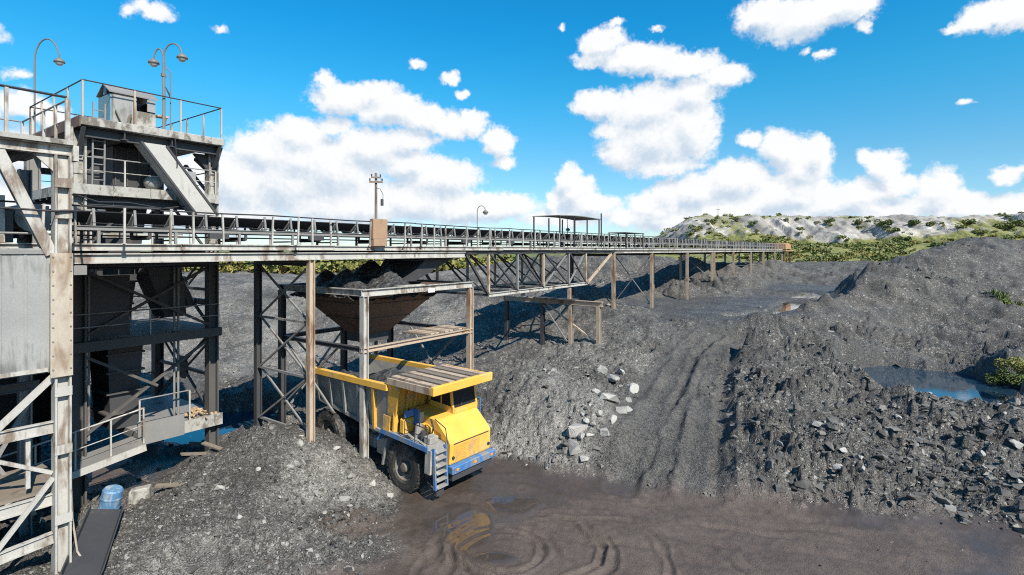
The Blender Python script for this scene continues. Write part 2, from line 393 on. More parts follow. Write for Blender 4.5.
# ================================================================ terrain: surveyed points (column, row, distance) and (column, distance, height)
PP = [(313,465,21.8),(213,458,23.2),(250,486,18.8),(180,510,17.5),(130,540,16),(60,575,14.1),(300,512,18.5),(340,540,17),
 (200,575,15),(360,482,20.8),(330,455,24.3),(250,432,24.5),
 (500,440,25.5),(500,400,29.5),(560,440,24.5),(560,400,28),(600,440,24),(600,400,28.5),(560,370,33),(530,380,32),
 (599,346,37.5),(571,345,38.8),(507,342,42.1),(640,330,39),(640,388,30),(680,430,25),(680,380,31),(700,350,36),(740,345,38),(740,400,28.6),
 (615,307,44.8),(653,308,51.7),(688,297,60.3),(714,279,68.3),(734,280,77),(752,278,86),(764,273,94),
 (700,325,41),(760,321,44),(700,300,60),(800,297,66),(800,286,84),(740,290,75),(660,285,70),
 (580,300,55),(560,277,64),(600,262,74),(640,257,80),(500,300,52),(450,300,54),(500,277,66),(400,330,46),(400,282,66),
 (300,350,45),(300,310,54),(300,284,68),(220,350,45),(220,300,56),(220,284,70),(100,350,45),(100,300,56),(100,284,70),(-50,350,45),(-50,284,70),
 (300,279,100),(500,275,105),(100,279,100),
 (850,266,110),(800,266,120),(900,262,135),(1000,256,130),
 (790,323,42.5),(815,313,44),(845,296,48),(870,277,56),(900,264,64),(930,252,72),(960,242,76),(990,241,77),(1024,245,78),(1150,245,78),
 (780,400,28.5),(780,360,34),(830,372,34.5),(830,330,42),(860,330,43),(900,352,40),(950,352,40.5),(950,300,53),(1000,345,41),(1000,300,53),(900,305,50),(1100,300,53),(1100,345,40),
 (868,404,28),(930,405,27.8),(1000,402,28.3),(846,386,31.5),(1005,378,32.5),(1030,362,34),(1015,392,30),(1100,390,30),
 (860,460,22.5),(860,430,25),(940,460,22.3),(940,430,25),(1000,470,21.5),(1000,430,25),(780,460,22.8),(1100,470,21),
 (600,468,22.9),(540,462,23.6),(860,496,20.4),(960,505,19.8)]
PZ = [(450,16,-.35),(600,16,-.45),(800,15,-.45),(1000,13,-.45),(1200,12,-.45),(600,19,-.35),(800,17,-.35),(1000,15.5,-.35),(480,20,-.15),
 (450,22,-.12),(420,20.3,-.1),(512,10,-.4),(512,6,-.4),(300,8,0),(900,8,-.4),(100,8,.2),(440,24,-.02),(400,24.5,.05),(410,18.8,-.05),(440,17.5,-.1),(400,15.9,-.05),(340,15,0),
 (490,23.5,.02),(560,22.4,.02),(640,21.2,.02),(740,20.1,.02),(840,19.4,.02),(940,18.5,.02),(1024,17.7,.02),(1150,16.5,.02),
 (370,26,.35),(300,27,.9),(225,28,.5),(150,22,.15),(170,25,.1),(240,30,1.1),(230,35,1.2),(120,24,.05),(120,30,.6),(40,20,.1),(-100,15,1),(-100,25,1),(60,18.5,.2),(330,33,1.2),(430,29,1.3),(420,36,1.5),(470,31,1.5),
 (930,31.5,.75),(930,35,.8),(892,30.2,.9),(895,34,1.1),(975,32.5,.8),(975,35.5,1.0),(950,29.5,.95),
 (960,100,7.5),(900,90,6),(1030,100,8),(1150,105,8),(870,80,5.2),
 (300,150,4.5),(500,150,4.8),(100,150,4.5),(-100,100,4.5),(-100,150,4.5),(800,170,6.5),(1000,170,7.5),(1150,150,7.5),(650,120,6.2),(650,170,6.5),(760,110,5.6),
 (100,400,8.5),(500,400,8.5),(900,400,9),(1200,400,9),(-100,400,8.5),(100,4000,9),(900,4000,9),(500,1500,9)]
def wx(px, Y): return (px - 512) * Y / FPX
def wz(py, Y): return H - (py - HOR) * Y / FPX
ctl = np.array([(px, Y, wz(py, Y)) for px, py, Y in PP] + [tuple(q) for q in PZ])
def qcoord(px, Y): return np.stack([(px - 512) / 95.0, np.log(Y) * 6.0], -1)
_Q = qcoord(ctl[:, 0], ctl[:, 1])
def _ker(r2): return 0.5 * r2 * np.log(r2 + 1e-9)
_n = len(_Q)
_K = _ker(((_Q[:, None] - _Q[None])**2).sum(-1)) + np.eye(_n) * 0.02
_P = np.hstack([np.ones((_n, 1)), _Q])
_A = np.block([[_K, _P], [_P.T, np.zeros((3, 3))]])
_W = np.linalg.solve(_A, np.concatenate([ctl[:, 2], np.zeros(3)]))
def base_height(X, Y):
    r = np.hypot(X, Y); Yc = np.maximum(Y, r * 0.5); Yc = np.clip(Yc, 6, 4000)
    px = np.clip(np.where(Y > 0.3 * r, 512 + X / np.maximum(Y, 0.01) * FPX, np.where(X > 0, 1160, -110)), -110, 1160)
    q = qcoord(px, Yc); out = np.empty(len(X))
    for i in range(0, len(X), 20000):
        s = slice(i, i + 20000)
        d2 = ((q[s][:, None, :] - _Q[None])**2).sum(-1)
        out[s] = _ker(d2) @ _W[:_n] + _W[_n] + q[s] @ _W[_n+1:]
    return out
def poly_dist(X, Y, pts):
    best = np.full(X.shape, 1e9); along = np.zeros(X.shape); side = np.zeros(X.shape); acc = 0
    for (ax, ay), (bx, by) in zip(pts[:-1], pts[1:]):
        dx, dy = bx-ax, by-ay; L = math.hypot(dx, dy)
        t = np.clip(((X-ax)*dx + (Y-ay)*dy) / L**2, 0, 1)
        d = np.hypot(X - ax - t*dx, Y - ay - t*dy); m = d < best
        best = np.where(m, d, best); along = np.where(m, acc + t*L, along)
        side = np.where(m, np.sign((X-ax)*dy - (Y-ay)*dx), side); acc += L
    return best, along, side
def ramp_pt(px, py):
    Y = (H + 4.6) / ((py - HOR) / FPX + 0.216); return (wx(px, Y), Y)
def flat_pt(px, py, z=0.0):
    Y = FPX * (H - z) / (py - HOR); return (wx(px, Y), Y)
TRACKS = [  # dozer tracks up the ramp: path and width
 ([ramp_pt(622, 492), ramp_pt(640, 455), ramp_pt(660, 410), ramp_pt(680, 370), ramp_pt(692, 345), ramp_pt(715, 328)], 0.62, 0.17),
 ([ramp_pt(655, 494), ramp_pt(668, 455), ramp_pt(680, 410), ramp_pt(694, 370), ramp_pt(704, 345), ramp_pt(728, 328)], 0.5, 0.10),
 ([ramp_pt(700, 500), ramp_pt(704, 460), ramp_pt(708, 420), ramp_pt(714, 380), ramp_pt(724, 350), ramp_pt(742, 330)], 0.75, 0.16),
 ([ramp_pt(722, 502), ramp_pt(724, 460), ramp_pt(723, 420), ramp_pt(727, 385), ramp_pt(736, 350), ramp_pt(752, 330)], 0.45, 0.11),
 ([ramp_pt(650, 345), ramp_pt(640, 352), ramp_pt(618, 352), ramp_pt(600, 358)], 0.5, 0.2),
 ([ramp_pt(662, 352), ramp_pt(648, 362), ramp_pt(620, 364)], 0.4, 0.15)]
SWIRL = [(flat_pt(525, 550), 2.3, .066), (flat_pt(525, 550), 2.75, .048), (flat_pt(505, 553), 1.2, .060), (flat_pt(505, 553), 1.55, .042), (flat_pt(560, 552), 3.3, .042), (flat_pt(600, 590), 4.6, .036), (flat_pt(600, 590), 5.2, .030)]
STREAM = [flat_pt(738, 317.5, 4), flat_pt(762, 314, 4), flat_pt(786, 308, 4), flat_pt(800, 301, 4)]
POOL2 = [flat_pt(745, 290, 4), flat_pt(775, 291, 4), flat_pt(795, 294, 4), flat_pt(815, 296, 4)]
YP = (wx(226, 28.4), 28.4)
BAX = [flat_pt(720, 312, 4), flat_pt(765, 309, 4), flat_pt(792, 303, 4), flat_pt(806, 296, 4), flat_pt(770, 290, 4)]
POND = (wx(932, 33.2), 33.4, 4.4, 4.8)
def cone(X, Y, cx, cy, apex, slope, s):
    d = np.hypot(X - cx, Y - cy) * (1 + 0.25 * (fbm(X*0.1, Y*0.1, 2, s) - 0.5))
    return apex - np.sqrt(d*d + 1.5) * slope
CONES = [(wx(272, 21.8), 21.8, 3.15, .64, 21), (wx(772, 100), 100, wz(256, 100), .55, 1), (wx(722, 84), 84, wz(258, 84), .55, 2), (wx(690, 80), 80, wz(256, 80), .55, 3), (wx(744, 96), 96, wz(259, 96), .5, 4),
 (wx(655, 76), 76, wz(258, 76), .5, 5), (wx(250, 66), 66, wz(281, 66), .5, 6), (wx(350, 64), 64, wz(279, 64), .5, 7), (wx(470, 62), 62, wz(277, 62), .5, 8),(wx(520, 60), 60, wz(273, 60), .5, 9),(wx(560, 57), 57, wz(272, 57), .5, 9)]
def terrain(X, Y):
    z0 = base_height(X, Y); r = np.hypot(X, Y)
    mud = sstep(0.30, 0.0, z0 + (fbm(X*0.6, Y*0.6, 3, 3) - 0.5) * 0.25) * sstep(60, 40, r)
    z = 0.5 * (z0 + np.sqrt(z0*z0 + 0.03)); z = np.where(r < 45, z, z0)
    for c in CONES:
        zc = cone(X, Y, *c); k_ = 0.6; h_ = np.clip(0.5 + 0.5*(zc - z)/k_, 0, 1); z = z + (zc - z)*h_ + k_*h_*(1-h_)*0.5
    # bank behind the truck; raised mass right of the dozer ramp
    z = z + 1.0*np.exp(-(((X-1.6)/3.2)**2 + ((Y-29.5)/3.6)**2)) + 0.5*np.exp(-(((X-3.6)/1.6)**2 + ((Y-26)/2.2)**2))
    dm, _, sm = poly_dist(X, Y, TRACKS[3][0]); sg_ = np.where(sm > 0, dm, -dm) + (fbm(X*0.6, Y*0.6, 3, 94)-0.5)*1.0
    z = z + 0.42*sstep(-0.6, 1.9, sg_)*sstep(20.2 - 0.3*(X-9), 23.0 - 0.3*(X-9), Y)*sstep(44, 36, r)*sstep(8, 3.5, dm)
    # the level, wet floor of the basin
    dB, _, _ = poly_dist(X, Y, [flat_pt(700, 310, 4), flat_pt(770, 298, 4), flat_pt(800, 289, 4)])
    bas = sstep(16, 6, dB) * sstep(0.9, 0.35, np.abs(z - 4.0))
    dC, _, _ = poly_dist(X, Y, BAX); bas = np.maximum(bas, sstep(6.5, 3.8, dC))
    z = z + (4.0 - z) * bas * 0.95
    dR, _, _ = poly_dist(X, Y, [ramp_pt(625, 488), ramp_pt(660, 415), ramp_pt(690, 350), ramp_pt(720, 328)]); lane = sstep(2.1, 1.2, dR + (fbm(X*0.8, Y*0.8, 2, 92)-0.5)*0.8)
    dR2, _, _ = poly_dist(X, Y, TRACKS[2][0]); lane = np.maximum(lane, sstep(1.3, 0.7, dR2 + (fbm(X*0.8, Y*0.8, 2, 93)-0.5)*0.6))
    rough = (1 - mud) * (1 - 0.85*bas) * (1 - 0.82*lane)
    far = sstep(35, 90, r)
    # heaps: gullies running down, lumps, rubble
    g1 = ridged(X*0.33 + Y*0.12, Y*0.16 - X*0.1, 4, 41) - 0.55
    z += rough * g1 * (0.34 + 0.9*far*sstep(-20, 10, X) + 0.25*far)
    z += rough * (fbm(X*0.7, Y*0.7, 4, 11) - 0.5) * 0.55
    rightheap = sstep(8.0, 10.5, X - (Y-20)*0.16) * sstep(96, 70, r)
    # long furrows on the big heap
    a = R(38); uu = X*math.cos(a) + Y*math.sin(a); vv = -X*math.sin(a) + Y*math.cos(a)
    fur = ridged(uu*0.75 + 0.9*fbm(X*0.4, Y*0.4, 2, 77), vv*0.13, 3, 71)
    fur2 = ridged(uu*0.26 + 0.8*fbm(X*0.2, Y*0.2, 2, 79), vv*0.05, 3, 73)
    fur3 = ridged(uu*1.7 + 0.8*fbm(X*0.8, Y*0.8, 2, 78), vv*0.16, 2, 75)
    z += rough * rightheap * ((fur - 0.55) * 0.85 + (fur3 - 0.55)*0.32 + (fur2 - 0.55) * 2.7 * sstep(28, 42, r))
    lhm = np.exp(-(((X+8.5)/5.0)**2 + ((Y-19.5)/4.2)**2)); calm = 1 - 0.62*np.clip(lhm*1.3, 0, 1)
    bl, cid = blocks(X*1.25 + 0.5*fbm(X*1.5, Y*1.5, 2, 6), Y*1.25 + 0.5*fbm(X*1.5, Y*1.5, 2, 7), 21)
    clump = sstep(0.42, 0.60, fbm(X*0.35, Y*0.35, 3, 26))
    z += rough * calm * bl * (0.07 + (0.10 + 0.20*clump)*rightheap*sstep(40, 28, r) + 0.10*clump)
    f1, f2, c0 = worley(X*0.62 + 0.6*fbm(X, Y, 2, 16), Y*0.62, 24); z += rough * calm * np.clip(0.9 - f1, 0, 1) * (c0 - 0.3) * (0.35 + 0.3*rightheap) * sstep(90, 60, r)
    bl, cid = blocks(X*3.3 + 0.4*fbm(X*3, Y*3, 2, 8), Y*3.3, 22); z += rough * calm * bl * cid * (0.11 + 0.13*rightheap*(0.4 + clump)) * sstep(80, 40, r)
    bl, cid = blocks(X*8.0, Y*8.0, 23); z += rough * bl * cid * 0.085 * sstep(44, 26, r)
    # ramp with tracks
    dz = 0; rmask = 0
    for pts, w, dep in TRACKS:
        d, al, sd_ = poly_dist(X, Y, pts); d = d + (vnoise(X*1.1, Y*1.1, 91) - 0.5)*0.28
        t = sstep(w*1.25, w*0.7, d); edge = np.exp(-((d - w*1.35)/0.20)**2)
        tread = 0.5 + 0.5*np.sin(al * 2*math.pi / 0.30)
        dz = dz - t*(dep - 0.05*tread*(0.4+vnoise(X*2, Y*2, 5))) + edge*dep*0.6; rmask = np.maximum(rmask, t)
    z = z + dz * (1 - mud*0.7)
    # mud: swirling tyre marks, ruts along the road, shallow hollows
    mz = (fbm(X*0.45, Y*0.45, 4, 51) - 0.5) * 0.12
    mz += (fbm(X*5, Y*5, 3, 57) - 0.5) * 0.035
    for (c, rad, dep) in SWIRL:
        d = np.abs(np.hypot(X - c[0], (Y - c[1])*1.15) - rad + (fbm(X*0.7, Y*0.7, 2, 8) - 0.5)*0.7)
        brk = sstep(0.35, 0.6, fbm(X*0.5+rad, Y*0.5, 2, 33))
        mz += (-dep*np.exp(-(d/0.10)**2) + 0.8*dep*np.exp(-((d-0.21)/0.08)**2)) * brk
    for off, dep in ((-1.2, .06), (-1.9, .08), (-3.0, .05), (-3.9, .07), (-5.0, .05), (-0.6, .05)):
        d = np.abs(Y - (23.2 - 0.32*X) - off*1.1 + (fbm(X*0.3, Y*0.3, 2, 61) - 0.5)*1.4)
        mz += -dep*np.exp(-(d/0.16)**2) * sstep(0.30, 0.6, fbm(X*0.35 + off*3, Y*0.2, 2, 63))
    z += mud * mz
    pud = 0
    for cx, cy, rx, ry in (flat_pt(514, 505) + (1.3, 1.0), flat_pt(466, 526) + (1.25, 1.7), flat_pt(500, 560) + (0.8, 0.4), flat_pt(215, 568, 0.5) + (1.3, 0.45)):
        d = np.hypot((X - cx)/rx, (Y - cy)/ry) + (fbm(X*0.9, Y*0.9, 3, 29) - 0.5)*1.0
        pud = np.maximum(pud, sstep(1.0, 0.72, d))
    z = z + (np.where(mud > 0.5, 0.075, z) - z) * pud * mud * 0.9
    # water hollows
    d, _, _ = poly_dist(X, Y, STREAM); m_ = sstep(1.5, 0.8, d + (fbm(X*0.5, Y*0.5, 2, 4)-0.5)*1.2); z = z + (np.minimum(z, 3.62) - z)*m_
    d, _, _ = poly_dist(X, Y, POOL2); m_ = sstep(5.5, 3.0, d + (fbm(X*0.3, Y*0.3, 2, 5)-0.5)*4); z = z + (np.minimum(z, 3.60) - z)*m_
    dy_ = np.hypot((X - YP[0])/3.3, (Y - YP[1])/2.7) + (fbm(X*0.5, Y*0.5, 3, 66)-0.5)*0.5
    m_ = sstep(1.0, 0.85, dy_); z = z + (np.minimum(z, 0.15) - z)*m_; m_ = sstep(0.96, 1.05, dy_)*sstep(1.4, 1.2, dy_); z = z + (np.maximum(z, 0.48) - z)*m_
    dp = np.hypot((X - POND[0])/POND[2], (Y - POND[1])/POND[3]) + (fbm(X*0.45, Y*0.45, 3, 6)-0.5)*0.45
    m_ = sstep(1.02, 0.86, dp); z = z + (np.minimum(z, 1.0) - z)*m_
    m_ = sstep(0.98, 1.08, dp)*sstep(1.6, 1.35, dp); z = z + (np.maximum(z, 1.50 + 0.15*(z - 1.4)) - z)*m_
    # colour masks: pale stony ground, wet ground
    pale = np.clip(0.35 + 1.1*(fbm(X*0.22, Y*0.22, 4, 81) - 0.5), 0, 1)
    lh = np.exp(-(((X+7.5)/5.5)**2 + ((Y-19)/4.5)**2)); bank = np.exp(-(((X-2.2)/3.2)**2 + ((Y-25.5)/4.5)**2))
    leftback = sstep(0, -8, X) * sstep(34, 50, r)
    pale = np.clip(pale + 0.55*np.exp(-(((X+6.8)/1.7)**2 + ((Y-20.3)/2.2)**2)) + 0.22*lh - 0.30*np.exp(-(((X+10.5)/1.8)**2 + ((Y-20.5)/3)**2)) + 0.62*bank + 0.20*leftback - 0.50*rightheap - 0.35*bas - 0.45*lane - 0.2*sstep(40,70,r)*sstep(0,20,X), 0, 1)
    wet = bas * 0.42 + mud * sstep(0.05, -0.04, mz) * sstep(0.40, 0.56, fbm(X*0.22 + 5, Y*0.22, 2, 19) + 0.30*np.exp(-(((X+1.2)/2.6)**2 + ((Y-18.8)/2.0)**2)))
    wet = np.maximum(wet, 0.55*sstep(1.35, 1.0, dp))
    wet = np.maximum(np.clip(wet, 0, 0.75), pud * np.maximum(mud, 0.6*(X < -6)))
    tongue = np.exp(-(((X+5.3)/1.9)**2 + ((Y-18.2)/0.9)**2)); mud = np.maximum(mud, sstep(0.35, 0.7, tongue + (fbm(X*0.9, Y*0.9, 3, 28)-0.5)*0.5)*0.85)
    pat = sstep(150, 260, r)
    return z, mud, pale * (1 - mud), np.clip(wet, 0, 1), pat, lane * (1 - mud)
def z_at(pts):
    a = np.array(pts, float).reshape(-1, 2); return terrain(a[:, 0], a[:, 1])[0]
def grid_mesh(name, V, nr, nc, attrs, mat, wrap=False, smooth=True):
    me = bpy.data.meshes.new(name)
    i, j = np.meshgrid(np.arange(nr - 1), np.arange(nc - (0 if wrap else 1)), indexing='ij')
    j2 = (j + 1) % nc
    q = np.stack([i*nc + j, i*nc + j2, (i+1)*nc + j2, (i+1)*nc + j], -1).reshape(-1, 4)
    me.vertices.add(len(V)); me.vertices.foreach_set('co', V.astype(np.float32).ravel())
    me.loops.add(q.size); me.loops.foreach_set('vertex_index', q.astype(np.int32).ravel())
    me.polygons.add(len(q)); me.polygons.foreach_set('loop_start', (np.arange(len(q))*4).astype(np.int32))
    me.polygons.foreach_set('loop_total', np.full(len(q), 4, np.int32))
    me.polygons.foreach_set('use_smooth', np.full(len(q), smooth))
    me.update(calc_edges=True)
    for n, a in attrs.items():
        at = me.attributes.new(n, 'FLOAT', 'POINT'); at.data.foreach_set('value', np.asarray(a, np.float32))
    me.materials.append(mat); return me
def ground_mat():
    m, k, b = mat_new('coal_ground'); P = k.node('ShaderNodeNewGeometry').outputs['Position']
    A = lambda n: k.node('ShaderNodeAttribute', attribute_name=n).outputs['Fac']
    mud, pale, wet, grass = A('mud'), A('pale'), A('wet'), A('grass')
    nL = k.noise(P, 0.5, 4, 0.6); nM = k.noise(P, 3.5, 6, 0.68); nF = k.noise(P, 24, 2, 0.65)
    def chips(sc):
        v = k.voro(P, sc, 'Color'); s_ = k.node('ShaderNodeSeparateXYZ'); k.put(s_.inputs[0], v); return s_.outputs
    c1 = chips(10.0); c2 = chips(27.0); c0 = c1
    t = k.m('ADD', k.m('MULTIPLY', nM, 0.55), k.m('MULTIPLY', nL, 0.5)); t = k.m('ADD', t, k.m('MULTIPLY', k.m('SUBTRACT', c1[1], 0.5), 0.14))
    t = k.m('ADD', t, k.m('MULTIPLY', k.m('SUBTRACT', c2[1], 0.5), 0.45))
    col = k.mix(k.ramp(t, 0.25, 0.85), (0.026, 0.0245, 0.0235), (0.135, 0.126, 0.116))
    palec = k.mix(k.ramp(t, 0.25, 0.85), (0.085, 0.080, 0.073), (0.315, 0.296, 0.268))
    col = k.mix(k.ramp(k.m('ADD', pale, k.m('MULTIPLY', k.m('SUBTRACT', nM, 0.5), 0.8)), 0.25, 0.95), col, palec)
    # scattered light chips of stone
    ch = k.m('MAXIMUM', k.m('MAXIMUM', k.ramp(c1[0], 0.955, 0.98), k.ramp(c2[0], 0.93, 0.96)), 0.0)
    ch = k.m('MULTIPLY', ch, k.ramp(nL, 0.35, 0.6, 0.15, 0.75)); ch = k.m('MULTIPLY', ch, k.m('SUBTRACT', 1.0, k.m('MULTIPLY', A('lane'), 0.85)))
    col = k.mix(ch, col, (0.40, 0.385, 0.36))
    brown = k.ramp(k.noise(P, 0.9, 4), 0.6, 0.75, 0.0, 0.30); col = k.mix(brown, col, (0.15, 0.115, 0.09))
    mudc = k.mix(k.ramp(k.m('ADD', nM, k.m('MULTIPLY', k.m('SUBTRACT', nL, 0.5), 1.2)), 0.12, 0.88), (0.066, 0.048, 0.039), (0.108, 0.081, 0.066))
    col = k.mix(mud, col, mudc)
    col = k.mix(k.m('MULTIPLY', wet, 0.55), col, (0.040, 0.037, 0.036))
    gr = k.mix(nM, (0.07, 0.10, 0.025), (0.19, 0.18, 0.06)); col = k.mix(grass, col, gr)
    k.put(b.inputs['Base Color'], col)
    ro = k.m('SUBTRACT', 0.88, k.m('MULTIPLY', mud, k.ramp(nM, 0.3, 0.7, 0.35, 0.10))); ro = k.m('SUBTRACT', ro, k.m('MULTIPLY', wet, 0.80))
    k.put(b.inputs['Roughness'], k.m('MAXIMUM', ro, 0.045))
    b.inputs['Specular IOR Level'].default_value = 0.5
    hgt = k.m('ADD', k.m('MULTIPLY', k.voro(P, 21.0), 0.40), 0.0); hgt = k.m('ADD', hgt, k.m('MULTIPLY', nM, 0.9)); hgt = k.m('ADD', hgt, k.m('MULTIPLY', nF, 0.5))
    bp = k.node('ShaderNodeBump'); bp.inputs['Distance'].default_value = 0.10
    k.put(bp.inputs['Strength'], k.m('SUBTRACT', 0.95, k.m('ADD', k.m('MULTIPLY', mud, 0.55), k.m('MULTIPLY', k.m('POWER', wet, 3.0), 0.42)), clamp=True))
    k.put(bp.inputs['Height'], hgt); k.put(b.inputs['Normal'], bp.outputs[0])
    return m
M['ground'] = ground_mat()
th = np.radians(np.concatenate([np.linspace(-180, -56, 34)[:-1], np.linspace(-56, -49, 22)[:-1], np.linspace(-49, 49, 860), np.linspace(49, 56, 22)[1:], np.linspace(56, 180, 34)[1:-1]]))
rr = [2.5]
while rr[-1] < 4200:
    r_ = rr[-1]; rr.append(r_ + (r_*0.03 if r_ < 13 else r_*0.0055 if r_ < 75 else r_*0.009 if r_ < 170 else r_*0.05))
rr = np.array(rr)
TT, RR = np.meshgrid(th, rr); gx, gy = (RR*np.sin(TT)).ravel(), (RR*np.cos(TT)).ravel()
gz, gm, gp, gw, gg, gl = terrain(gx, gy)
ground = link_mesh('ground', grid_mesh('ground', np.stack([gx, gy, gz], -1), len(rr), len(th), {'mud': gm, 'pale': gp, 'wet': gw, 'grass': gg, 'lane': gl}, M['ground'], wrap=True), None)
tag(ground, kind='structure')
print('ground', len(gx))
def sheet(name, pts, z, mat, label=None):
    mb = MB(); mb.add([(x, y, z) for x, y in pts], [tuple(range(len(pts)))]); o = mb.build(name, mat)
    if o.data.polygons[0].normal.z < 0: o.data.flip_normals()
    return tag(o, kind='structure')
def blob(cx, cy, rx, ry, n=28, s=0):
    rnd = random.Random(s); ph = [rnd.uniform(0, 6.28) for _ in range(3)]
    return [(cx + rx*math.cos(a)*(1 + .06*math.sin(3*a+ph[0])), cy + ry*math.sin(a)*(1 + .06*math.sin(2*a+ph[1]))) for a in [2*math.pi*i/n for i in range(n)]]
sheet('pond_water', blob(POND[0], POND[1], 5.0, 5.5, s=1), 1.40, M['water'])
sheet('stream_water', [(x, y + o) for x, y in STREAM for o in (-1.9,)] + [(x, y + 2.3) for x, y in STREAM[::-1]], 3.86, M['still'])
sheet('pool_water', blob(sum(p[0] for p in POOL2)/4, sum(p[1] for p in POOL2)/4, 11.5, 8.0, s=3), 3.85, M['still'])
sheet('yard_puddle', blob(YP[0], YP[1], 3.6, 3.0, s=4), 0.36, M['water'])
# ================================================================ conveyor gallery; local frame: x along the belt, y away from the camera
U = Vector((0.5835, 0.8121, 0)); N = Vector((-0.8121, 0.5835, 0)); P0 = Vector((-12.52, 15.51, 0))
RZ = math.atan2(U.y, U.x)
def world(s, w, z=0.0): return P0 + U*s + N*w + Vector((0, 0, z))
def gz_at(s, w):
    p = world(s, w); return float(z_at([(p.x, p.y)])[0])
def gz_many(sw):
    p = [world(s, w) for s, w in sw]; return [float(v) for v in z_at([(q.x, q.y) for q in p])]
def frame(name, s, w, label, cat, group=None, z=0.0):
    return empty(name, world(s, w, z), RZ, label, cat, group)
DZ, GW, SE = 9.75, 4.3, 119.0           # deck height, gallery width, far end
gal = frame('conveyor_gallery', 0, 0, 'long raised steel conveyor gallery on trestle columns running to the far coal heaps', 'conveyor gallery')
MB().box(-9, SE, 0.06, GW - 0.06, DZ - 0.16, DZ - 0.02).build('deck', M['mid'], gal)
# edge channels in lengths, each a little off its neighbour
rnd = random.Random(3)
x = -9.0
while x < SE:
    L = min(5.9, SE - x)
    for y, sgn in ((0.0, -1), (GW, 1)):
        j = rnd.uniform(-0.012, 0.012)
        mb = MB(); mb.box(x + 0.01, x + L - 0.01, min(y, y - sgn*0.05), max(y, y - sgn*0.05), DZ - 0.20 + j, DZ + j)
        mb.box(x + 0.012, x + L - 0.012, min(y + sgn*0.002, y + sgn*0.07), max(y + sgn*0.002, y + sgn*0.07), DZ - 0.03 + j, DZ + 0.004 + j)
        mb.box(x + 0.012, x + L - 0.012, min(y + sgn*0.002, y + sgn*0.05), max(y + sgn*0.002, y + sgn*0.05), DZ - 0.205 + j, DZ - 0.175 + j)
        mb.build('edge_channel', M['pale'], gal)
    x += 5.9
# main girders as far as the hopper, then a shallow one on the far stretch
for y in (0.10, GW - 0.10):
    MB().isec((-9, y, DZ - 0.44), (17.15, y, DZ - 0.44), 0.20, 0.30, 0.035).build('girder', M['pale'], gal)
    MB().isec((36.2, y, DZ - 0.36), (SE - 1, y, DZ - 0.36), 0.16, 0.20, 0.03).build('girder', M['pale'], gal)
cb = MB().box(-0.06, 0.06, 0.2, GW - 0.2, DZ - 0.44, DZ - 0.165).build('cross_beam', M['dark'], gal, loc=(-8, 0, 0))
copies(cb, [(-8 + 2.9*i, 0, 0) for i in range(1, 43)], gal)
# handrails
post = MB(); post.box(-0.028, 0.028, -0.03, 0.03, DZ + 0.006, DZ + 1.075); post.box(-0.06, 0.06, -0.04, 0.04, DZ + 0.005, DZ + 0.02)
post = post.build('rail_post', M['pale'], gal, loc=(0, 0.03, 0))
rn2 = random.Random(5)
nps = [i*1.12 for i in range(-7, 106) if i != 0]
for c in copies(post, [(q + rn2.uniform(-.03, .03), 0.03, 0) for q in nps], gal): c.rotation_euler = (rn2.uniform(-.03, .04), rn2.uniform(-.045, .045), 0)
for c in copies(post, [(i*1.68, GW - 0.03, 0) for i in range(-5, 71)], gal): c.rotation_euler = (rn2.uniform(-.02, .02), rn2.uniform(-.02, .02), 0)
for y in (0.03, GW - 0.03):
    x = -9
    while x < SE:
        L = min(11.2, SE - x)
        pts = [(x + L*i/6, y, DZ + 1.1 + rn2.uniform(-.028, .016)) for i in range(7)]
        MB().tube(pts, 0.028, 6).build('handrail', M['black'], gal)
        if y > 1 or x > 36: MB().tube([(p[0], y, p[2] - 0.55) for p in pts], 0.018, 5).build('mid_rail', M['mid'], gal)
        x += L
# trestle bents: near and far columns with bracing
def column(par, s, w, z0, z1, wd, mat, name='column'):
    return MB().isec((s, w, z0), (s, w, z1), wd, wd, wd*0.14, up=(1, 0, 0)).build(name, mat, par)
def plate(mb, c, r, th, nrm='x'):
    pts = [(r*math.cos(a), r*math.sin(a)) for a in [math.pi/8 + math.pi/4*i for i in range(8)]]
    n = 8; b = len(mb.v)
    if nrm == 'x': mb.v += [(c[0] - th, c[1] + p, c[2] + q) for p, q in pts] + [(c[0] + th, c[1] + p, c[2] + q) for p, q in pts]
    else: mb.v += [(c[0] + p, c[1] - th, c[2] + q) for p, q in pts] + [(c[0] + p, c[1] + th, c[2] + q) for p, q in pts]
    mb.f += [tuple(b + i for i in range(n)), tuple(b + n + i for i in range(n))[::-1]] + [(b+i, b+(i+1) % n, b+n+(i+1) % n, b+n+i) for i in range(n)]
BENTS = [7.7, 36.1, 44.6, 55.2, 65.0, 75.7, 87.0, 96.6, 107.0, 115.0]
gb = gz_many([(s, w) for s in BENTS for w in (0.14, 4.1)])
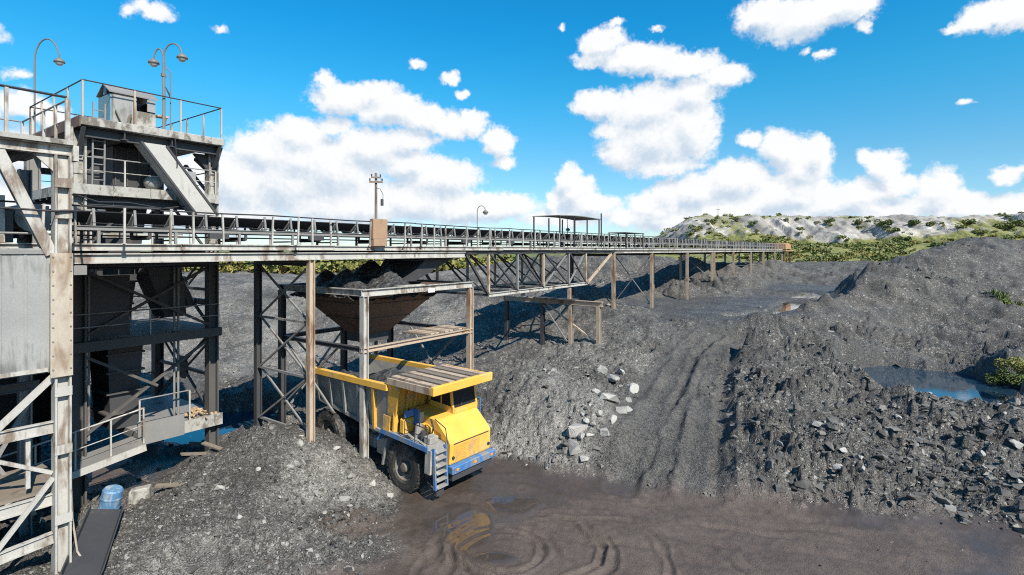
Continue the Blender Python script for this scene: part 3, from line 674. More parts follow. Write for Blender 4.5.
for i, s in enumerate(BENTS):
    g0, g1 = gb[2*i] - 0.3, gb[2*i + 1] - 0.3
    wd = 0.25 if s < 30 else 0.26
    top = DZ - 0.60 if s < 18 else DZ - 0.47
    column(gal, s, 0.14, g0, top, wd, M['tan'])
    column(gal, s, 4.1, g1, top, wd, M['dark'] if s < 40 else M['tan'])  # nearer bents: far column coloured dark for the deck's shade
    MB().box(s - 0.1, s + 0.1, 0.3, 3.94, top - 0.24, top - 0.02).build('cap_beam', M['dark'], gal)
    if s < 30 or s in (44.6, 65.0, 87.0):
        n = 3 if s < 30 else 1
        hgt = (top - 0.3 - max(g0, g1) - 0.6) / n
        for q in range(n):
            za, zb = top - 0.3 - hgt*q, top - 0.3 - hgt*(q + 1)
            MB().beam((s - 0.03, 0.29, za), (s - 0.03, 3.95, zb), 0.07, 0.07).build('brace', M['mid'], gal)
            MB().beam((s + 0.05, 0.29, zb), (s + 0.05, 3.95, za), 0.07, 0.07).build('brace', M['mid'], gal)
            MB().beam((s, 0.29, zb), (s, 3.95, zb), 0.09, 0.09).build('strut', M['mid'], gal)
s_ = 65.9; column(gal, s_, 0.14, gb[8] - 0.3, DZ - 0.47, 0.28, M['tan'])
# deep truss between the hopper and the first tall bent
TZ, BZ = DZ - 0.32, 6.95
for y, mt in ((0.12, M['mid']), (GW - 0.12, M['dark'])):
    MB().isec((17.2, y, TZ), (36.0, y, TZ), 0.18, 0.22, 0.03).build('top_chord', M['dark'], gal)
    nodes = [19.3, 22.2, 25.2, 28.6, 31.2]
    MB().isec((19.3, y, BZ), (31.4, y, BZ + 0.08), 0.18, 0.22, 0.03).build('bottom_chord', M['pale'], gal)
    MB().beam((31.4, y, BZ + 0.08), (35.6, y, TZ - 0.2), 0.14, 0.16).build('end_diagonal', M['tan'], gal)
    MB().beam((17.3, y, TZ - 0.15), (19.3, y, BZ + 0.02), 0.13, 0.13).build('end_diagonal', M['dark'], gal)
    for i, q in enumerate(nodes):
        MB().beam((q, y, BZ + 0.1), (q, y, TZ - 0.12), 0.13, 0.13).build('truss_post', M['tan'] if i % 2 == 0 else M['mid'], gal)
        if i < len(nodes) - 1:
            MB().beam((q + 0.08, y - 0.07, TZ - 0.12), (nodes[i + 1] - 0.08, y - 0.07, BZ + 0.14), 0.10, 0.10).build('truss_diagonal', M['dark'], gal)
            if i in (2, 3): MB().beam((q + 0.08, y + 0.07, BZ + 0.14), (nodes[i + 1] - 0.08, y + 0.07, TZ - 0.12), 0.09, 0.09).build('truss_diagonal', M['mid'], gal)
for q in (19.3, 22.2, 25.2, 28.6, 31.2):
    MB().box(q - 0.06, q + 0.06, 0.24, GW - 0.24, BZ - 0.05, BZ + 0.07).build('tie_beam', M['dark'], gal)
    MB().beam((q, 0.25, BZ + 0.1), (q, GW - 0.25, TZ - 0.15), 0.07).build('sway_brace', M['dark'], gal)
# transverse support frame under the truss
col_w = [-2.2, 0.0, 2.4, 5.7]
sup = frame('support_frame', 28.7, 0, 'low rusty crosswise support frame under the truss of the conveyor', 'support frame')
gs = gz_many([(28.7, w) for w in col_w])
for w, g in zip(col_w, gs):
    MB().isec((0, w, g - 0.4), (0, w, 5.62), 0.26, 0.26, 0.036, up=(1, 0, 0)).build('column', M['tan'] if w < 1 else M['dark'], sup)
MB().isec((0, -2.5, 5.80), (0, 6.0, 5.80), 0.26, 0.34, 0.035).build('beam', M['tan'], sup)
MB().beam((0.16, -1.9, 3.1), (0.16, 2.2, 5.6), 0.13, 0.1).build('brace', M['tan'], sup)
MB().beam((0.16, 0.2, 5.5), (0.16, 2.3, 3.3), 0.08, 0.08).build('brace', M['tan'], sup)
MB().beam((-0.2, 0.2, 3.0), (-0.2, 2.2, 5.5), 0.08, 0.08).build('brace', M['mid'], sup)
MB().box(-0.5, 0.5, -0.4, 2.9, 5.975, 6.05).build('bearing_plate', M['dark'], sup)
for w in (0.12, GW - 0.12): MB().box(-0.11, 0.11, w - 0.11, w + 0.11, 6.052, BZ - 0.12).build('bearing_post', M['tan'], sup)

# ---------------------------------------------------------------- the belt conveyor on the gallery
con = frame('belt_conveyor', 0, 0, 'black troughed belt conveyor with steel idlers on top of the long gallery', 'belt conveyor')
yc = 2.15; hw = 0.62
prof = [(-hw, 1.02), (-hw*0.45, 0.72), (hw*0.45, 0.72), (hw, 1.02), (hw, 1.05), (hw*0.45, 0.76), (-hw*0.45, 0.76), (-hw, 1.05)]
mb = MB(); n = len(prof)
for xx in (-8.6, SE - 1.0): mb.v += [(xx, yc + p, DZ + q) for p, q in prof]
mb.f += [tuple(range(n)), tuple(range(n, 2*n))[::-1]] + [(i, (i+1) % n, n + (i+1) % n, n + i) for i in range(n)]
mb.build('carrying_belt', M['belt'], con)
MB().box(-8.6, SE - 1.0, yc - hw, yc + hw, DZ + 0.27, DZ + 0.295).build('return_belt', M['belt'], con)
for y in (yc - 0.78, yc + 0.78):
    x = -8.8
    while x < SE - 1.2:
        L = min(8.9, SE - 1.2 - x); MB().isec((x, y, DZ + 0.50), (x + L - 0.01, y, DZ + 0.50), 0.10, 0.14, 0.016).build('stringer', M['mid'], con); x += 8.9
leg = MB(); leg.box(-0.04, 0.04, yc - 0.82, yc - 0.74, DZ, DZ + 0.428); leg.box(-0.04, 0.04, yc + 0.74, yc + 0.82, DZ, DZ + 0.428); leg.box(-0.03, 0.03, yc - 0.74, yc + 0.74, DZ + 0.12, DZ + 0.18)
leg = leg.build('leg_frame', M['mid'], con, loc=(-8, 0, 0)); copies(leg, [(-8 + 2.24*i, 0, 0) for i in range(1, 56)], con)
idl = MB()
for sg in (-1, 1):
    idl.beam((0, yc + sg*0.80, DZ + 0.572), (0, yc + sg*0.72, DZ + 1.12), 0.05, 0.07)
    idl.tube([(0, yc + sg*0.30, DZ + 0.665), (0, yc + sg*0.66, DZ + 0.965)], 0.058, 8)
idl.tube([(0, yc - 0.27, DZ + 0.655), (0, yc + 0.27, DZ + 0.655)], 0.058, 8)
idl.box(-0.04, 0.04, yc - 0.78, yc + 0.78, DZ + 0.575, DZ + 0.61)
idl.beam((0, yc - 0.5, DZ + 0.60), (0, yc - 0.72, DZ + 1.0), 0.03, 0.05)
idl = idl.build('idler', M['mid'], con, loc=(-8.2, 0, 0)); copies(idl, [(-8.2 + 1.13*i, 0, 0) for i in range(1, 111)], con)
ret = MB(); ret.tube([(0, yc - 0.7, DZ + 0.21), (0, yc + 0.7, DZ + 0.21)], 0.06, 8)
for sg in (-1, 1): ret.box(-0.05, 0.05, yc + sg*0.76 - 0.02, yc + sg*0.76 + 0.02, DZ + 0.18, DZ + 0.428)
ret = ret.build('return_roller', M['dark'], con, loc=(-7.5, 0, 0)); copies(ret, [(-7.5 + 3.3*i, 0, 0) for i in range(1, 38)], con)
# dark service boxes hung on the stringer
sb = MB().box(-0.35, 0.35, yc - 0.99, yc - 0.85, DZ + 0.22, DZ + 0.42).build('drip_tray', M['dark'], con, loc=(4.6, 0, 0)); copies(sb, [(8.7, 0, 0), (18.6, 0, 0), (23, 0, 0)], con)
# coal lying along the belt
n_x, n_y = 900, 7
xs = np.linspace(1.0, SE - 3, n_x); ys = np.linspace(-0.46, 0.46, n_y)
XX, YY = np.meshgrid(xs, ys, indexing='ij')
hh = 0.80 + np.abs(YY)*0.55 - 0.08 + (0.18*(1 - (YY/0.46)**2))*(0.25 + 1.0*fbm(XX*1.5, YY*3 + 9, 3, 5))
V = np.stack([XX.ravel(), yc + YY.ravel(), DZ + hh.ravel() + 0.0], -1)
oc = link_mesh('coal_on_belt', grid_mesh('coal_on_belt', V, n_x, n_y, {}, M['coal'], smooth=False), None, None, world(0, 0)); oc.rotation_euler.z = RZ
tag(oc, 'crushed black coal riding along the belt of the conveyor', 'coal', kind='stuff')

# plywood box, canopy roof and lamps on the gallery
bx_ = frame('plywood_box', 10.55, -0.16, 'brown plywood box hung over the gallery handrail above the hopper', 'box', z=DZ)
MB().box(0, 0.82, -0.12, 0.12, 0.30, 1.20).build('upper_panel', M['ply'], bx_, bevel=0.01)
MB().box(0.02, 0.42, -0.13, 0.10, -0.02, 0.295).build('lower_panel', M['ply'], bx_, bevel=0.01)
MB().box(0.43, 0.80, -0.125, 0.10, -0.01, 0.292).build('lower_panel', M['ply'], bx_, bevel=0.01)
cn = frame('canopy_roof', 28.8, 0, 'flat dark sheet canopy on thin posts over the belt of the gallery', 'canopy', z=DZ)
mb = MB(); m_ = 14
top = [(6.7*i/m_, 2.33 + 0.09*math.sin(math.pi*i/m_)) for i in range(m_ + 1)]
for j, (a, b) in enumerate(zip(top[:-1], top[1:])):
    mb.hexa([(a[0], 1.0, a[1]), (b[0], 1.0, b[1]), (b[0], 3.4, b[1]), (a[0], 3.4, a[1]), (a[0], 1.0, a[1] + 0.05), (b[0], 1.0, b[1] + 0.05), (b[0], 3.4, b[1] + 0.05), (a[0], 3.4, a[1] + 0.05)])
mb.build('roof_sheet', M['mid'], cn)
for q in (0.15, 2.3, 4.4, 6.5):
    for y in (1.06, 3.34): MB().box(q - 0.04, q + 0.04, y - 0.04, y + 0.04, 0.0, 2.32).build('post', M['black'], cn)
MB().box(6.62, 6.70, 0.90, 0.98, 0.0, 2.85).build('tall_post', M['black'], cn)
cn2 = frame('canopy_roof', 41.0, 0, 'small low flat canopy farther along the gallery past the long canopy', 'canopy', z=DZ)
MB().box(0, 4.4, 1.2, 3.0, 1.38, 1.45).build('roof_sheet', M['dark'], cn2)
for q in (0.15, 2.2, 4.2):
    for y in (1.26, 2.94): MB().box(q - 0.04, q + 0.04, y - 0.04, y + 0.04, 0.0, 1.376).build('post', M['black'], cn2)
# rusty head house at the far end
hd = frame('discharge_head', SE - 4, 0, 'orange rusted discharge head at the far end of the conveyor gallery', 'conveyor head', z=DZ)
mb = MB(); mb.prism([(0, 0.02), (6.5, 0.02), (6.5, 0.9), (3.2, 1.25), (0, 1.0)], -0.5, 4.8); mb.build('housing', M['orange'], hd)
MB().box(-0.3, 9.0, -0.6, 4.9, -0.45, -0.22).build('platform', M['orange'], hd)
MB().box(6.6, 9.0, 0.6, 3.4, -0.2, 0.5).build('drive_cover', M['rust'], hd)
gh = gz_many([(SE - 4 + q, w) for q in (1, 8.5) for w in (0, 4.4)])
for (q, w), g in zip([(a, b) for a in (1, 8.5) for b in (0, 4.4)], gh):
    MB().box(q - 0.15, q + 0.15, w - 0.15, w + 0.15, g - DZ - 0.5, -0.455).build('leg', M['rust'], hd)

# ---------------------------------------------------------------- loading hopper
hop = frame('loading_hopper', 0, 0, 'rusty pyramid loading hopper on a steel frame above the yellow dump truck', 'hopper')
hz = 7.9; s0, s1, w0, w1 = 9.53, 16.4, -0.92, 5.2
cs = [(s0, w0), (s1, w0), (s0, w1), (s1, w1), (s0 + 3.6, w1)]
gh = gz_many(cs)
for (a, b), g in zip(cs, gh):
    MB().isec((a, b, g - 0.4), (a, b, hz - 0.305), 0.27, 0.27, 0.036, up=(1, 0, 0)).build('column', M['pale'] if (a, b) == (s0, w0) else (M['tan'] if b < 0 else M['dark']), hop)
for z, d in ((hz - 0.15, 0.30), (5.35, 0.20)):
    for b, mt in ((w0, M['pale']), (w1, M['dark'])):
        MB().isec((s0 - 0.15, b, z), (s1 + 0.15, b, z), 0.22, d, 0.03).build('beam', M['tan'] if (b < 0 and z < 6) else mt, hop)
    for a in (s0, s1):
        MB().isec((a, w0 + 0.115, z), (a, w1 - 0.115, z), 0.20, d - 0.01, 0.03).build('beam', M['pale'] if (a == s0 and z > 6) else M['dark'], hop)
MB().box(s0 + 2.0, s0 + 3.5, w0 - 0.08, w0 + 0.22, hz + 0.002, hz + 0.05).build('rim_flange', M['pale'], hop)
MB().box(14.95, 15.15, w0 + 0.115, w1 - 0.115, hz - 0.29, hz - 0.02).build('beam', M['dark'], hop)
# funnel: four sloping plates with stiffeners
ft = [(9.7, -0.72), (14.9, -0.72), (14.9, 5.0), (9.7, 5.0)]; fb = [(11.5, 1.4), (12.9, 1.4), (12.9, 2.8), (11.5, 2.8)]
zt, zb = hz - 0.02, 5.55
for i in range(4):
    a, b = ft[i], ft[(i+1) % 4]; c, d = fb[(i+1) % 4], fb[i]
    mb = MB()
    nin = Vector(((fb[0][0]+fb[2][0])/2 - (a[0]+b[0])/2, (fb[0][1]+fb[2][1])/2 - (a[1]+b[1])/2, 0)).normalized() * 0.04
    out = [Vector((*a, zt)), Vector((*b, zt)), Vector((*c, zb)), Vector((*d, zb))]
    mb.hexa([p for p in out] + [p + nin for p in out]); pl = mb.build('funnel_plate', M['rust'], hop)
    for t in (0.33, 0.66):
        p = out[0].lerp(out[3], t); q = out[1].lerp(out[2], t)
        MB().beam(p - nin*0.9, q - nin*0.9, 0.06, 0.05).build('stiffener', M['rust'], pl)
MB().box(11.5, 12.9, 1.4, 2.8, 5.15, 5.54).build('outlet_gate', M['dark'], hop)
MB().box(13.2, 13.62, w0 - 0.135, w0 - 0.115, hz - 0.36, hz - 0.16).build('sign_plate', simple('white_plate', (0.7, 0.7, 0.68), 0.6), hop)
for q in range(9):     # slatted landing beside the outlet
    MB().box(13.3 + 0.34*q, 13.3 + 0.34*q + 0.26, w0 + 0.14, 0.85, 5.46, 5.52).build('slat', M['tan'] if q % 3 else M['wood'], hop)
MB().beam((13.1, 0.9, 5.43), (16.3, 0.9, 5.43), 0.1, 0.06).build('bearer', M['mid'], hop)
for (a, b) in (((15.4, w0 + 0.1, 5.2), (16.2, 3.0, 2.2)), ((16.3, 3.4, 5.2), (16.3, 0.4, 2.0)), ((9.6, 1.0, 5.2), (9.6, 5.0, 2.2)), ((9.6, 5.0, 5.2), (9.6, 1.2, 2.3)),
               ((10.2, w1, 5.2), (13.0, w1, 2.0)), ((13.0, w1, 5.2), (10.0, w1, 2.0)), ((13.6, w1, 5.2), (16.3, w1, 2.0))):
    MB().beam(a, b, 0.08).build('brace', M['mid'], hop)
# feed chute from the gallery into the hopper
ch = frame('feed_chute', 0, 0, 'dark steel feed chute hanging under the gallery beside the hopper', 'chute')
MB().hexa([(13.4, 0.7, 8.0), (14.1, 0.7, 8.0), (14.1, 3.2, 8.0), (13.4, 3.2, 8.0), (14.6, 0.5, 9.1), (16.6, 0.5, 9.1), (16.6, 3.6, 9.1), (14.6, 3.6, 9.1)]).build('duct', M['dark'], ch)
MB().box(14.5, 16.8, 0.4, 3.7, 9.102, 9.14).build('flange', M['mid'], ch)
# coal heaped in the hopper
def heap_mesh(name, x0, x1, y0, y1, zf, nx=60, ny=60):
    XX, YY = np.meshgrid(np.linspace(x0, x1, nx), np.linspace(y0, y1, ny), indexing='ij')
    f1, f2, cid = worley(XX*3, YY*3, 5); zz = zf(XX, YY) + (1-f1)*cid*0.16 + (fbm(XX*2, YY*2, 3, 8)-0.5)*0.25
    return grid_mesh(name, np.stack([XX.ravel(), YY.ravel(), zz.ravel()], -1), nx, ny, {}, M['coal'], smooth=False)
def zf(X, Y):
    z = hz - 0.55 + 0.0*X
    for cx, cy, h_, sl in ((10.6, 2.0, 1.35, .75), (12.4, 0.9, 1.35, .8), (12.9, 2.7, 1.7, .8), (10.9, 3.6, 1.2, .7)):
        z = np.maximum(z, hz - 0.55 + h_ - np.hypot(X - cx, Y - cy)*sl)
    e = np.minimum(np.minimum(X - 9.75, 14.35 - X), np.minimum(Y + 0.66, 4.95 - Y))
    return np.minimum(z, hz - 0.25 + 1.2*np.maximum(e, 0) - 0.3)
hc = link_mesh('coal_in_hopper', heap_mesh('coal_in_hopper', 9.76, 14.34, -0.66, 4.94, zf), None, None, world(0, 0)); hc.rotation_euler.z = RZ
tag(hc, 'peaked black coal filling the top of the rusty loading hopper', 'coal', kind='stuff')
# ================================================================ transfer tower behind the gallery
tw = frame('transfer_tower', 0, 0, 'tall concrete and steel transfer tower with a railed roof behind the gallery', 'tower')
TS0, TS1, TW0, TW1 = 1.35, 6.03, 4.79, 10.2
gt = gz_many([(a, b) for a in (TS0, TS1) for b in (TW0, TW1)])
for (a, b), g in zip([(a, b) for a in (TS0, TS1) for b in (TW0, TW1)], gt):
    wd = 0.46 if a == TS0 else 0.40
    column(tw, a, b, g - 0.4, 9.30, wd, M['shade_tone'])  # shafts below deck level: the gallery's shade is put into their colour
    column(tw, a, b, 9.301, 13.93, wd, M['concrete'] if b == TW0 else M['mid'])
MB().box(1.25, 6.18, 4.0, 10.5, 13.95, 14.25).build('roof_slab', M['concrete'], tw, bevel=0.02)
for a in (2.6, 4.2):  # beams under the slab
    MB().isec((a, 4.1, 13.78), (a, 10.4, 13.78), 0.22, 0.30, 0.03).build('roof_beam', M['dark'], tw)
MB().isec((1.4, 4.35, 13.76), (6.1, 4.35, 13.76), 0.20, 0.34, 0.03).build('roof_beam', M['dark'], tw)
for a, b in ((TS0, 1), (TS1, -1)):
    MB().beam((a, TW0 - 0.2, 13.1), (a, 4.1, 13.92), 0.12, 0.12).build('bracket', M['dark'], tw)
    MB().beam((a, TW0 + 0.2, 12.9), (a, TW0 + 1.5, 13.6), 0.12, 0.12).build('bracket', M['dark'], tw)
    mb = MB(); mb.prism([(a + b*0.2, 13.6), (a + b*0.2, 12.9), (a + b*0.75, 13.6)], TW0 - 0.1, TW0 + 0.1); mb.build('gusset', M['dark'], tw)
MB().prism([(6.05, 13.3), (6.22, 13.92), (6.05, 13.92)], 4.2, 4.3).build('bracket', M['dark'], tw)
# floors
for z, y0, y1, th_, mt, a0, a1 in ((11.9, 4.5, 10.3, 0.36, 'concrete', 1.0, 6.2), (6.25, 4.45, 10.3, 0.36, 'shade_tone', 0.9, 6.3), (2.55, 4.40, 10.3, 0.30, 'mid', 3.15, 6.3)):
    MB().box(a0, a1, y0, y1, z - th_, z).build('floor_slab', M[mt], tw)
MB().box(3.12, 4.75, 4.36, 4.398, 2.08, 2.92).build('kick_panel', M['mid'], tw)
MB().box(4.76, 6.28, 4.36, 4.398, 2.12, 2.60).build('kick_panel', M['concrete'], tw)
# cladding of the middle floor edge: pale plates
for q in range(4): MB().box(1.15 + 1.22*q, 1.15 + 1.22*q + 1.19, 4.44, 4.497, 11.56, 11.93).build('edge_plate', M['concrete'], tw)
# handrails on the floors and the roof
def rail(par, pts, h=1.1, sp=1.2, mid=True, m1='black', m2='mid', r=0.026, pw=0.05):
    pts = [Vector(p) for p in pts]
    MB().tube([p + Vector((0, 0, h)) for p in pts], r, 6).build('handrail', M[m1], par)
    if mid: MB().tube([p + Vector((0, 0, h*0.52)) for p in pts], r*0.6, 5).build('mid_rail', M[m2], par)
    for a, b in zip(pts[:-1], pts[1:]):
        n = max(1, round((b - a).length / sp))
        for i in range(n + (1 if (b - pts[-1]).length < 1e-6 else 0)):
            p = a.lerp(b, i / n); MB().box(p.x - pw/2, p.x + pw/2, p.y - pw/2, p.y + pw/2, p.z, p.z + h - r*0.6).build('rail_post', M[m2], par)
rail(tw, [(1.32, 10.4, 14.25), (1.32, 4.1, 14.25), (6.1, 4.1, 14.25), (6.1, 10.4, 14.25), (1.32, 10.4, 14.25)], 1.3, 1.6, False, 'black', 'tan')
rail(tw, [(1.1, 4.6, 11.932), (6.1, 4.6, 11.932), (6.1, 10.2, 11.9)], 1.0, 1.7, True, 'mid', 'pale')
rail(tw, [(6.1, 10.2, 11.9), (1.1, 10.2, 11.9)], 1.1, 1.4, True, 'black', 'dark')
rail(tw, [(1.0, 4.55, 6.25), (6.2, 4.55, 6.25)], 1.0, 2.2, True, 'mid', 'pale')
rail(tw, [(6.2, 10.2, 6.25), (1.0, 10.2, 6.25)], 1.1, 1.2, True, 'dark', 'dark')
rail(tw, [(6.2, 10.2, 2.55), (1.0, 10.2, 2.55)], 1.1, 1.2, True, 'dark', 'dark')
rail(tw, [(3.2, 4.46, 2.56), (5.0, 4.46, 2.56)], 1.25, 1.7, False, 'mid', 'pale')
# lower walkway, slightly inclined, with its own rail
mb = MB(); mb.hexa([(-1.2, 3.6, 1.55), (3.1, 3.6, 2.15), (3.1, 4.9, 2.15), (-1.2, 4.9, 1.55), (-1.2, 3.6, 1.72), (3.1, 3.6, 2.36), (3.1, 4.9, 2.36), (-1.2, 4.9, 1.72)]); mb.build('walkway', M['mid'], tw)
MB().beam((-1.2, 3.57, 1.62), (3.1, 3.57, 2.22), 0.05, 0.24).build('walkway_stringer', M['pale'], tw)
rail(tw, [(-1.1, 3.68, 1.74), (1.0, 3.68, 2.04), (3.05, 3.68, 2.36)], 1.3, 1.05, True, 'pale', 'pale', 0.03)
# right flank: crossed double braces with gusset plates; same on the left and back
for (za, zb) in ((9.4, 6.3), (5.8, 2.6)):
    for a in (TS1, TS0):
        zm = (za + zb) / 2; ym = (TW0 + TW1) / 2
        mb = MB(); plate(mb, (a, ym, zm), 0.55, 0.02); mb.build('gusset_plate', M['dark'], tw)
        for dx in (-0.05, 0.05):
            for (y, z) in ((TW0 + 0.2, za), (TW0 + 0.2, zb), (TW1 - 0.2, za), (TW1 - 0.2, zb)):
                off = 0.10
                for sg in (-1, 1):
                    d = Vector((0, y - ym, z - zm)).normalized(); pr = Vector((0, -d.z, d.y)) * (off*sg)
                    if (dx > 0) == (sg > 0): MB().beam(Vector((a + dx, ym, zm)) + pr + d*0.4, Vector((a + dx, y, z)) + pr, 0.07).build('brace', M['dark'], tw)
        MB().beam((a, TW0 + 0.2, zm), (a, TW1 - 0.2, zm), 0.12).build('strut', M['dark'], tw)
for a in (TS1,): 
    for z1_, z2_ in ((13.4, 12.0),): 
        MB().beam((a, TW0 + 0.3, z2_), (a, TW0 + 2.4, z1_), 0.10).build('brace', M['dark'], tw); MB().beam((a, TW1 - 0.3, z2_), (a, TW0 + 2.4, z1_), 0.10).build('brace', M['dark'], tw)
for (za, zb) in ((11.4, 6.4),):
    MB().beam((TS0 + 0.2, TW1, zb), (TS1 - 0.2, TW1, za), 0.12).build('brace', M['dark'], tw)
for z in (9.35, 12.9): MB().isec((TS0 + 0.24, TW1, z), (TS1 - 0.22, TW1, z), 0.18, 0.26, 0.03).build('beam', M['dark'], tw)
for z in (9.35, 7.3): MB().isec((TS1, TW0 + 0.22, z), (TS1, TW1 - 0.22, z), 0.18, 0.24, 0.03).build('beam', M['dark'], tw)
MB().isec((TS0 + 0.24, TW0, 9.0), (TS1 - 0.22, TW0, 9.0), 0.18, 0.30, 0.03).build('beam', M['dark'], tw)
# bins and ducts inside
for (x0, x1, y0, y1, z0, z1, taper, nm, mt) in ((2.0, 3.9, 5.6, 8.2, 6.9, 11.4, 0.45, 'surge_bin', 'dark'), (2.5, 3.7, 5.5, 7.6, 2.56, 5.86, 0.15, 'crusher_box', 'dark'), (1.8, 2.9, 8.0, 9.6, 6.26, 13.9, 0.0, 'elevator_casing', 'dark')):
    mb = MB(); t = taper
    mb.hexa([(x0 + t, y0 + t, z0), (x1 - t, y0 + t, z0), (x1 - t, y1 - t, z0), (x0 + t, y1 - t, z0), (x0, y0, z1), (x1, y0, z1), (x1, y1, z1), (x0, y1, z1)]); mb.build(nm, M[mt], tw)
MB().tube([(3.3, 7.0, 11.9), (3.3, 7.0, 13.6)], 0.34, 14).build('round_duct', M['teal'], tw, smooth=False)
MB().tube([(3.6, 5.4, 8.8), (5.0, 5.4, 8.2), (5.5, 5.6, 7.2)], 0.22, 10).build('bent_pipe', M['dark'], tw)
mb = MB(); mb.hexa([(4.4, 5.2, 6.8), (5.2, 5.2, 6.8), (5.2, 6.4, 6.8), (4.4, 6.4, 6.8), (3.6, 5.0, 9.0), (4.9, 5.0, 9.0), (4.9, 6.6, 9.0), (3.6, 6.6, 9.0)]); mb.build('transfer_duct', M['dark'], tw)
MB().box(1.75, 2.15, 5.2, 5.6, 11.91, 13.0).build('control_cabinet', M['dark'], tw)
mb = MB(); mb.lathe([(0.0, 0.36), (0.16, 0.33), (0.27, 0.2), (0.30, 0.0), (0.27, -0.2), (0.16, -0.33), (0.0, -0.36)], 14, 'y', (3.9, 5.1, 12.25)); mb.build('drive_motor', M['sheet'], tw, smooth=True)
# slanted sheet chute from the roof down to the belt
mb = MB()
mb.hexa([(5.05, 3.95, 11.0), (5.85, 3.95, 11.0), (5.85, 4.7, 11.0), (5.05, 4.7, 11.0), (3.1, 3.95, 13.62), (3.9, 3.95, 13.62), (3.9, 4.7, 13.62), (3.1, 4.7, 13.62)]); cht = mb.build('sloping_chute', M['lightsheet'], tw)
MB().box(1.21, 1.247, 4.02, 10.48, 13.9, 14.27).build('rusty_edge', M['rust'], tw)
MB().beam((3.07, 3.93, 13.64), (5.02, 3.93, 11.02), 0.05, 0.08).build('chute_angle', M['dark'], cht); MB().beam((3.93, 3.93, 13.6), (5.88, 3.93, 11.0), 0.05, 0.08).build('chute_angle', M['dark'], cht)
# wreck of bin below, beside the walkway: dark curtain walls under the floors
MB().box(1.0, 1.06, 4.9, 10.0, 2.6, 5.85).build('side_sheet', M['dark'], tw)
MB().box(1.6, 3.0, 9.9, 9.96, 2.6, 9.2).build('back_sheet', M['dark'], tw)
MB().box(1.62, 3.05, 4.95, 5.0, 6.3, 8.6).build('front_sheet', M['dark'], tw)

# ---------------------------------------------------------------- roof cabin and lamps
cab = frame('drive_cabin', 2.25, 4.45, 'small battered teal and grey sheet cabin with gabled top on the tower roof', 'cabin', z=14.25)
MB().prism([(0, 0.02), (0.06, 0.02), (0.06, 1.12), (0, 1.10)], 0.02, 1.2).build('end_wall', M['teal'], cab)
MB().box(0.07, 0.85, 0.0, 0.05, 0.02, 1.15).build('front_wall', M['sheet'], cab); MB().box(0.07, 1.5, 1.15, 1.2, 0.02, 1.15).build('back_wall', M['sheet'], cab)
MB().box(0.86, 1.50, 0.0, 0.05, 0.02, 0.62).build('front_wall', M['concrete'], cab); MB().box(1.45, 1.50, 0.06, 1.14, 0.02, 1.15).build('end_wall', M['dark'], cab)
for a, b, c, d in ((-0.05, 0.55, -0.06, 0.6), (-0.05, 0.55, 1.26, 0.6)):
    mb = MB(); mb.hexa([(-0.05, c, 1.14), (1.58, c, 1.14), (1.58, 0.6, 1.52), (-0.05, 0.6, 1.52), (-0.05, c, 1.18), (1.58, c, 1.18), (1.58, 0.6, 1.56), (-0.05, 0.6, 1.56)]); mb.build('roof_sheet', M['mid'], cab)
MB().prism([(0.02, 1.16), (0.05, 1.16), (0.05, 1.48), (0.02, 1.48)], 0.45, 0.75).build('gable', M['teal'], cab)
MB().box(1.2, 1.48, -0.03, -0.005, 0.66, 1.12).build('shutter', M['sheet'], cab)
MB().box(1.55, 1.95, -0.05, 0.3, 0.55, 0.62).build('shelf', M['tan'], cab); MB().beam((1.75, -0.02, 0.0), (1.85, -0.02, 0.54), 0.14, 0.05).build('shelf_leg', M['rust'], cab)
MB().beam((0.35, -0.12, 0.0), (0.15, -0.06, 0.5), 0.12, 0.03).build('loose_board', M['wood'], cab); MB().beam((0.5, -0.14, 0.0), (0.62, -0.06, 0.42), 0.12, 0.03).build('loose_board', M['wood'], cab)
def lamp_head(par, p):
    l = MB(); l.lathe([(0.03, 0.14), (0.10, 0.12), (0.19, 0.02), (0.20, -0.04), (0.17, -0.05)], 14, 'z', p); h_ = l.build('lamp_shade', M['lamp'], par, smooth=True)
    l = MB(); l.lathe([(0.0, -0.17), (0.08, -0.16), (0.14, -0.10), (0.155, -0.045)], 14, 'z', p); l.build('globe', M['white'], h_, smooth=True)
def arm(par, base, dx, dy, rise, drop):
    pts = [Vector(base) + Vector((dx*(1-math.cos(a)), dy*(1-math.cos(a)), rise*math.sin(a))) for a in [math.pi*0.95*i/10 for i in range(11)]]
    MB().tube(pts, 0.030, 6).build('curved_arm', M['lamp'], par); return pts[-1]
vdir = (0.584, -0.812)        # local direction that runs across the view
l1 = frame('lamp_post', 1.42, 10.2, 'single curved lamp post at the back left corner of the tower roof', 'lamp', z=14.25)
MB().tube([(0, 0, 0), (0, 0, 3.2)], 0.035, 6).build('pole', M['lamp'], l1); e = arm(l1, (0, 0, 3.2), vdir[0]*0.52, vdir[1]*0.52, 0.95, 0); lamp_head(l1, (e.x, e.y, e.z - 0.15))
l2 = frame('lamp_post', 3.95, 4.22, 'lamp post with two curved arms on the front edge of the tower roof', 'lamp', z=14.25)
MB().tube([(0, 0, 0), (0, 0, 1.9), (0, 0, 2.9)], [0.06, 0.055, 0.045], 8).build('pole', M['lamp'], l2)
MB().box(-0.09, 0.09, -0.06, 0.06, 2.1, 2.22).build('collar', M['lamp'], l2)
e = arm(l2, (0, 0, 2.9), vdir[0]*0.36, vdir[1]*0.36, 0.5, 0); lamp_head(l2, (e.x, e.y, e.z - 0.12))
e = arm(l2, (0, 0, 2.7), -vdir[0]*0.2, -vdir[1]*0.2, 0.5, 0); lamp_head(l2, (e.x, e.y, e.z - 0.12))
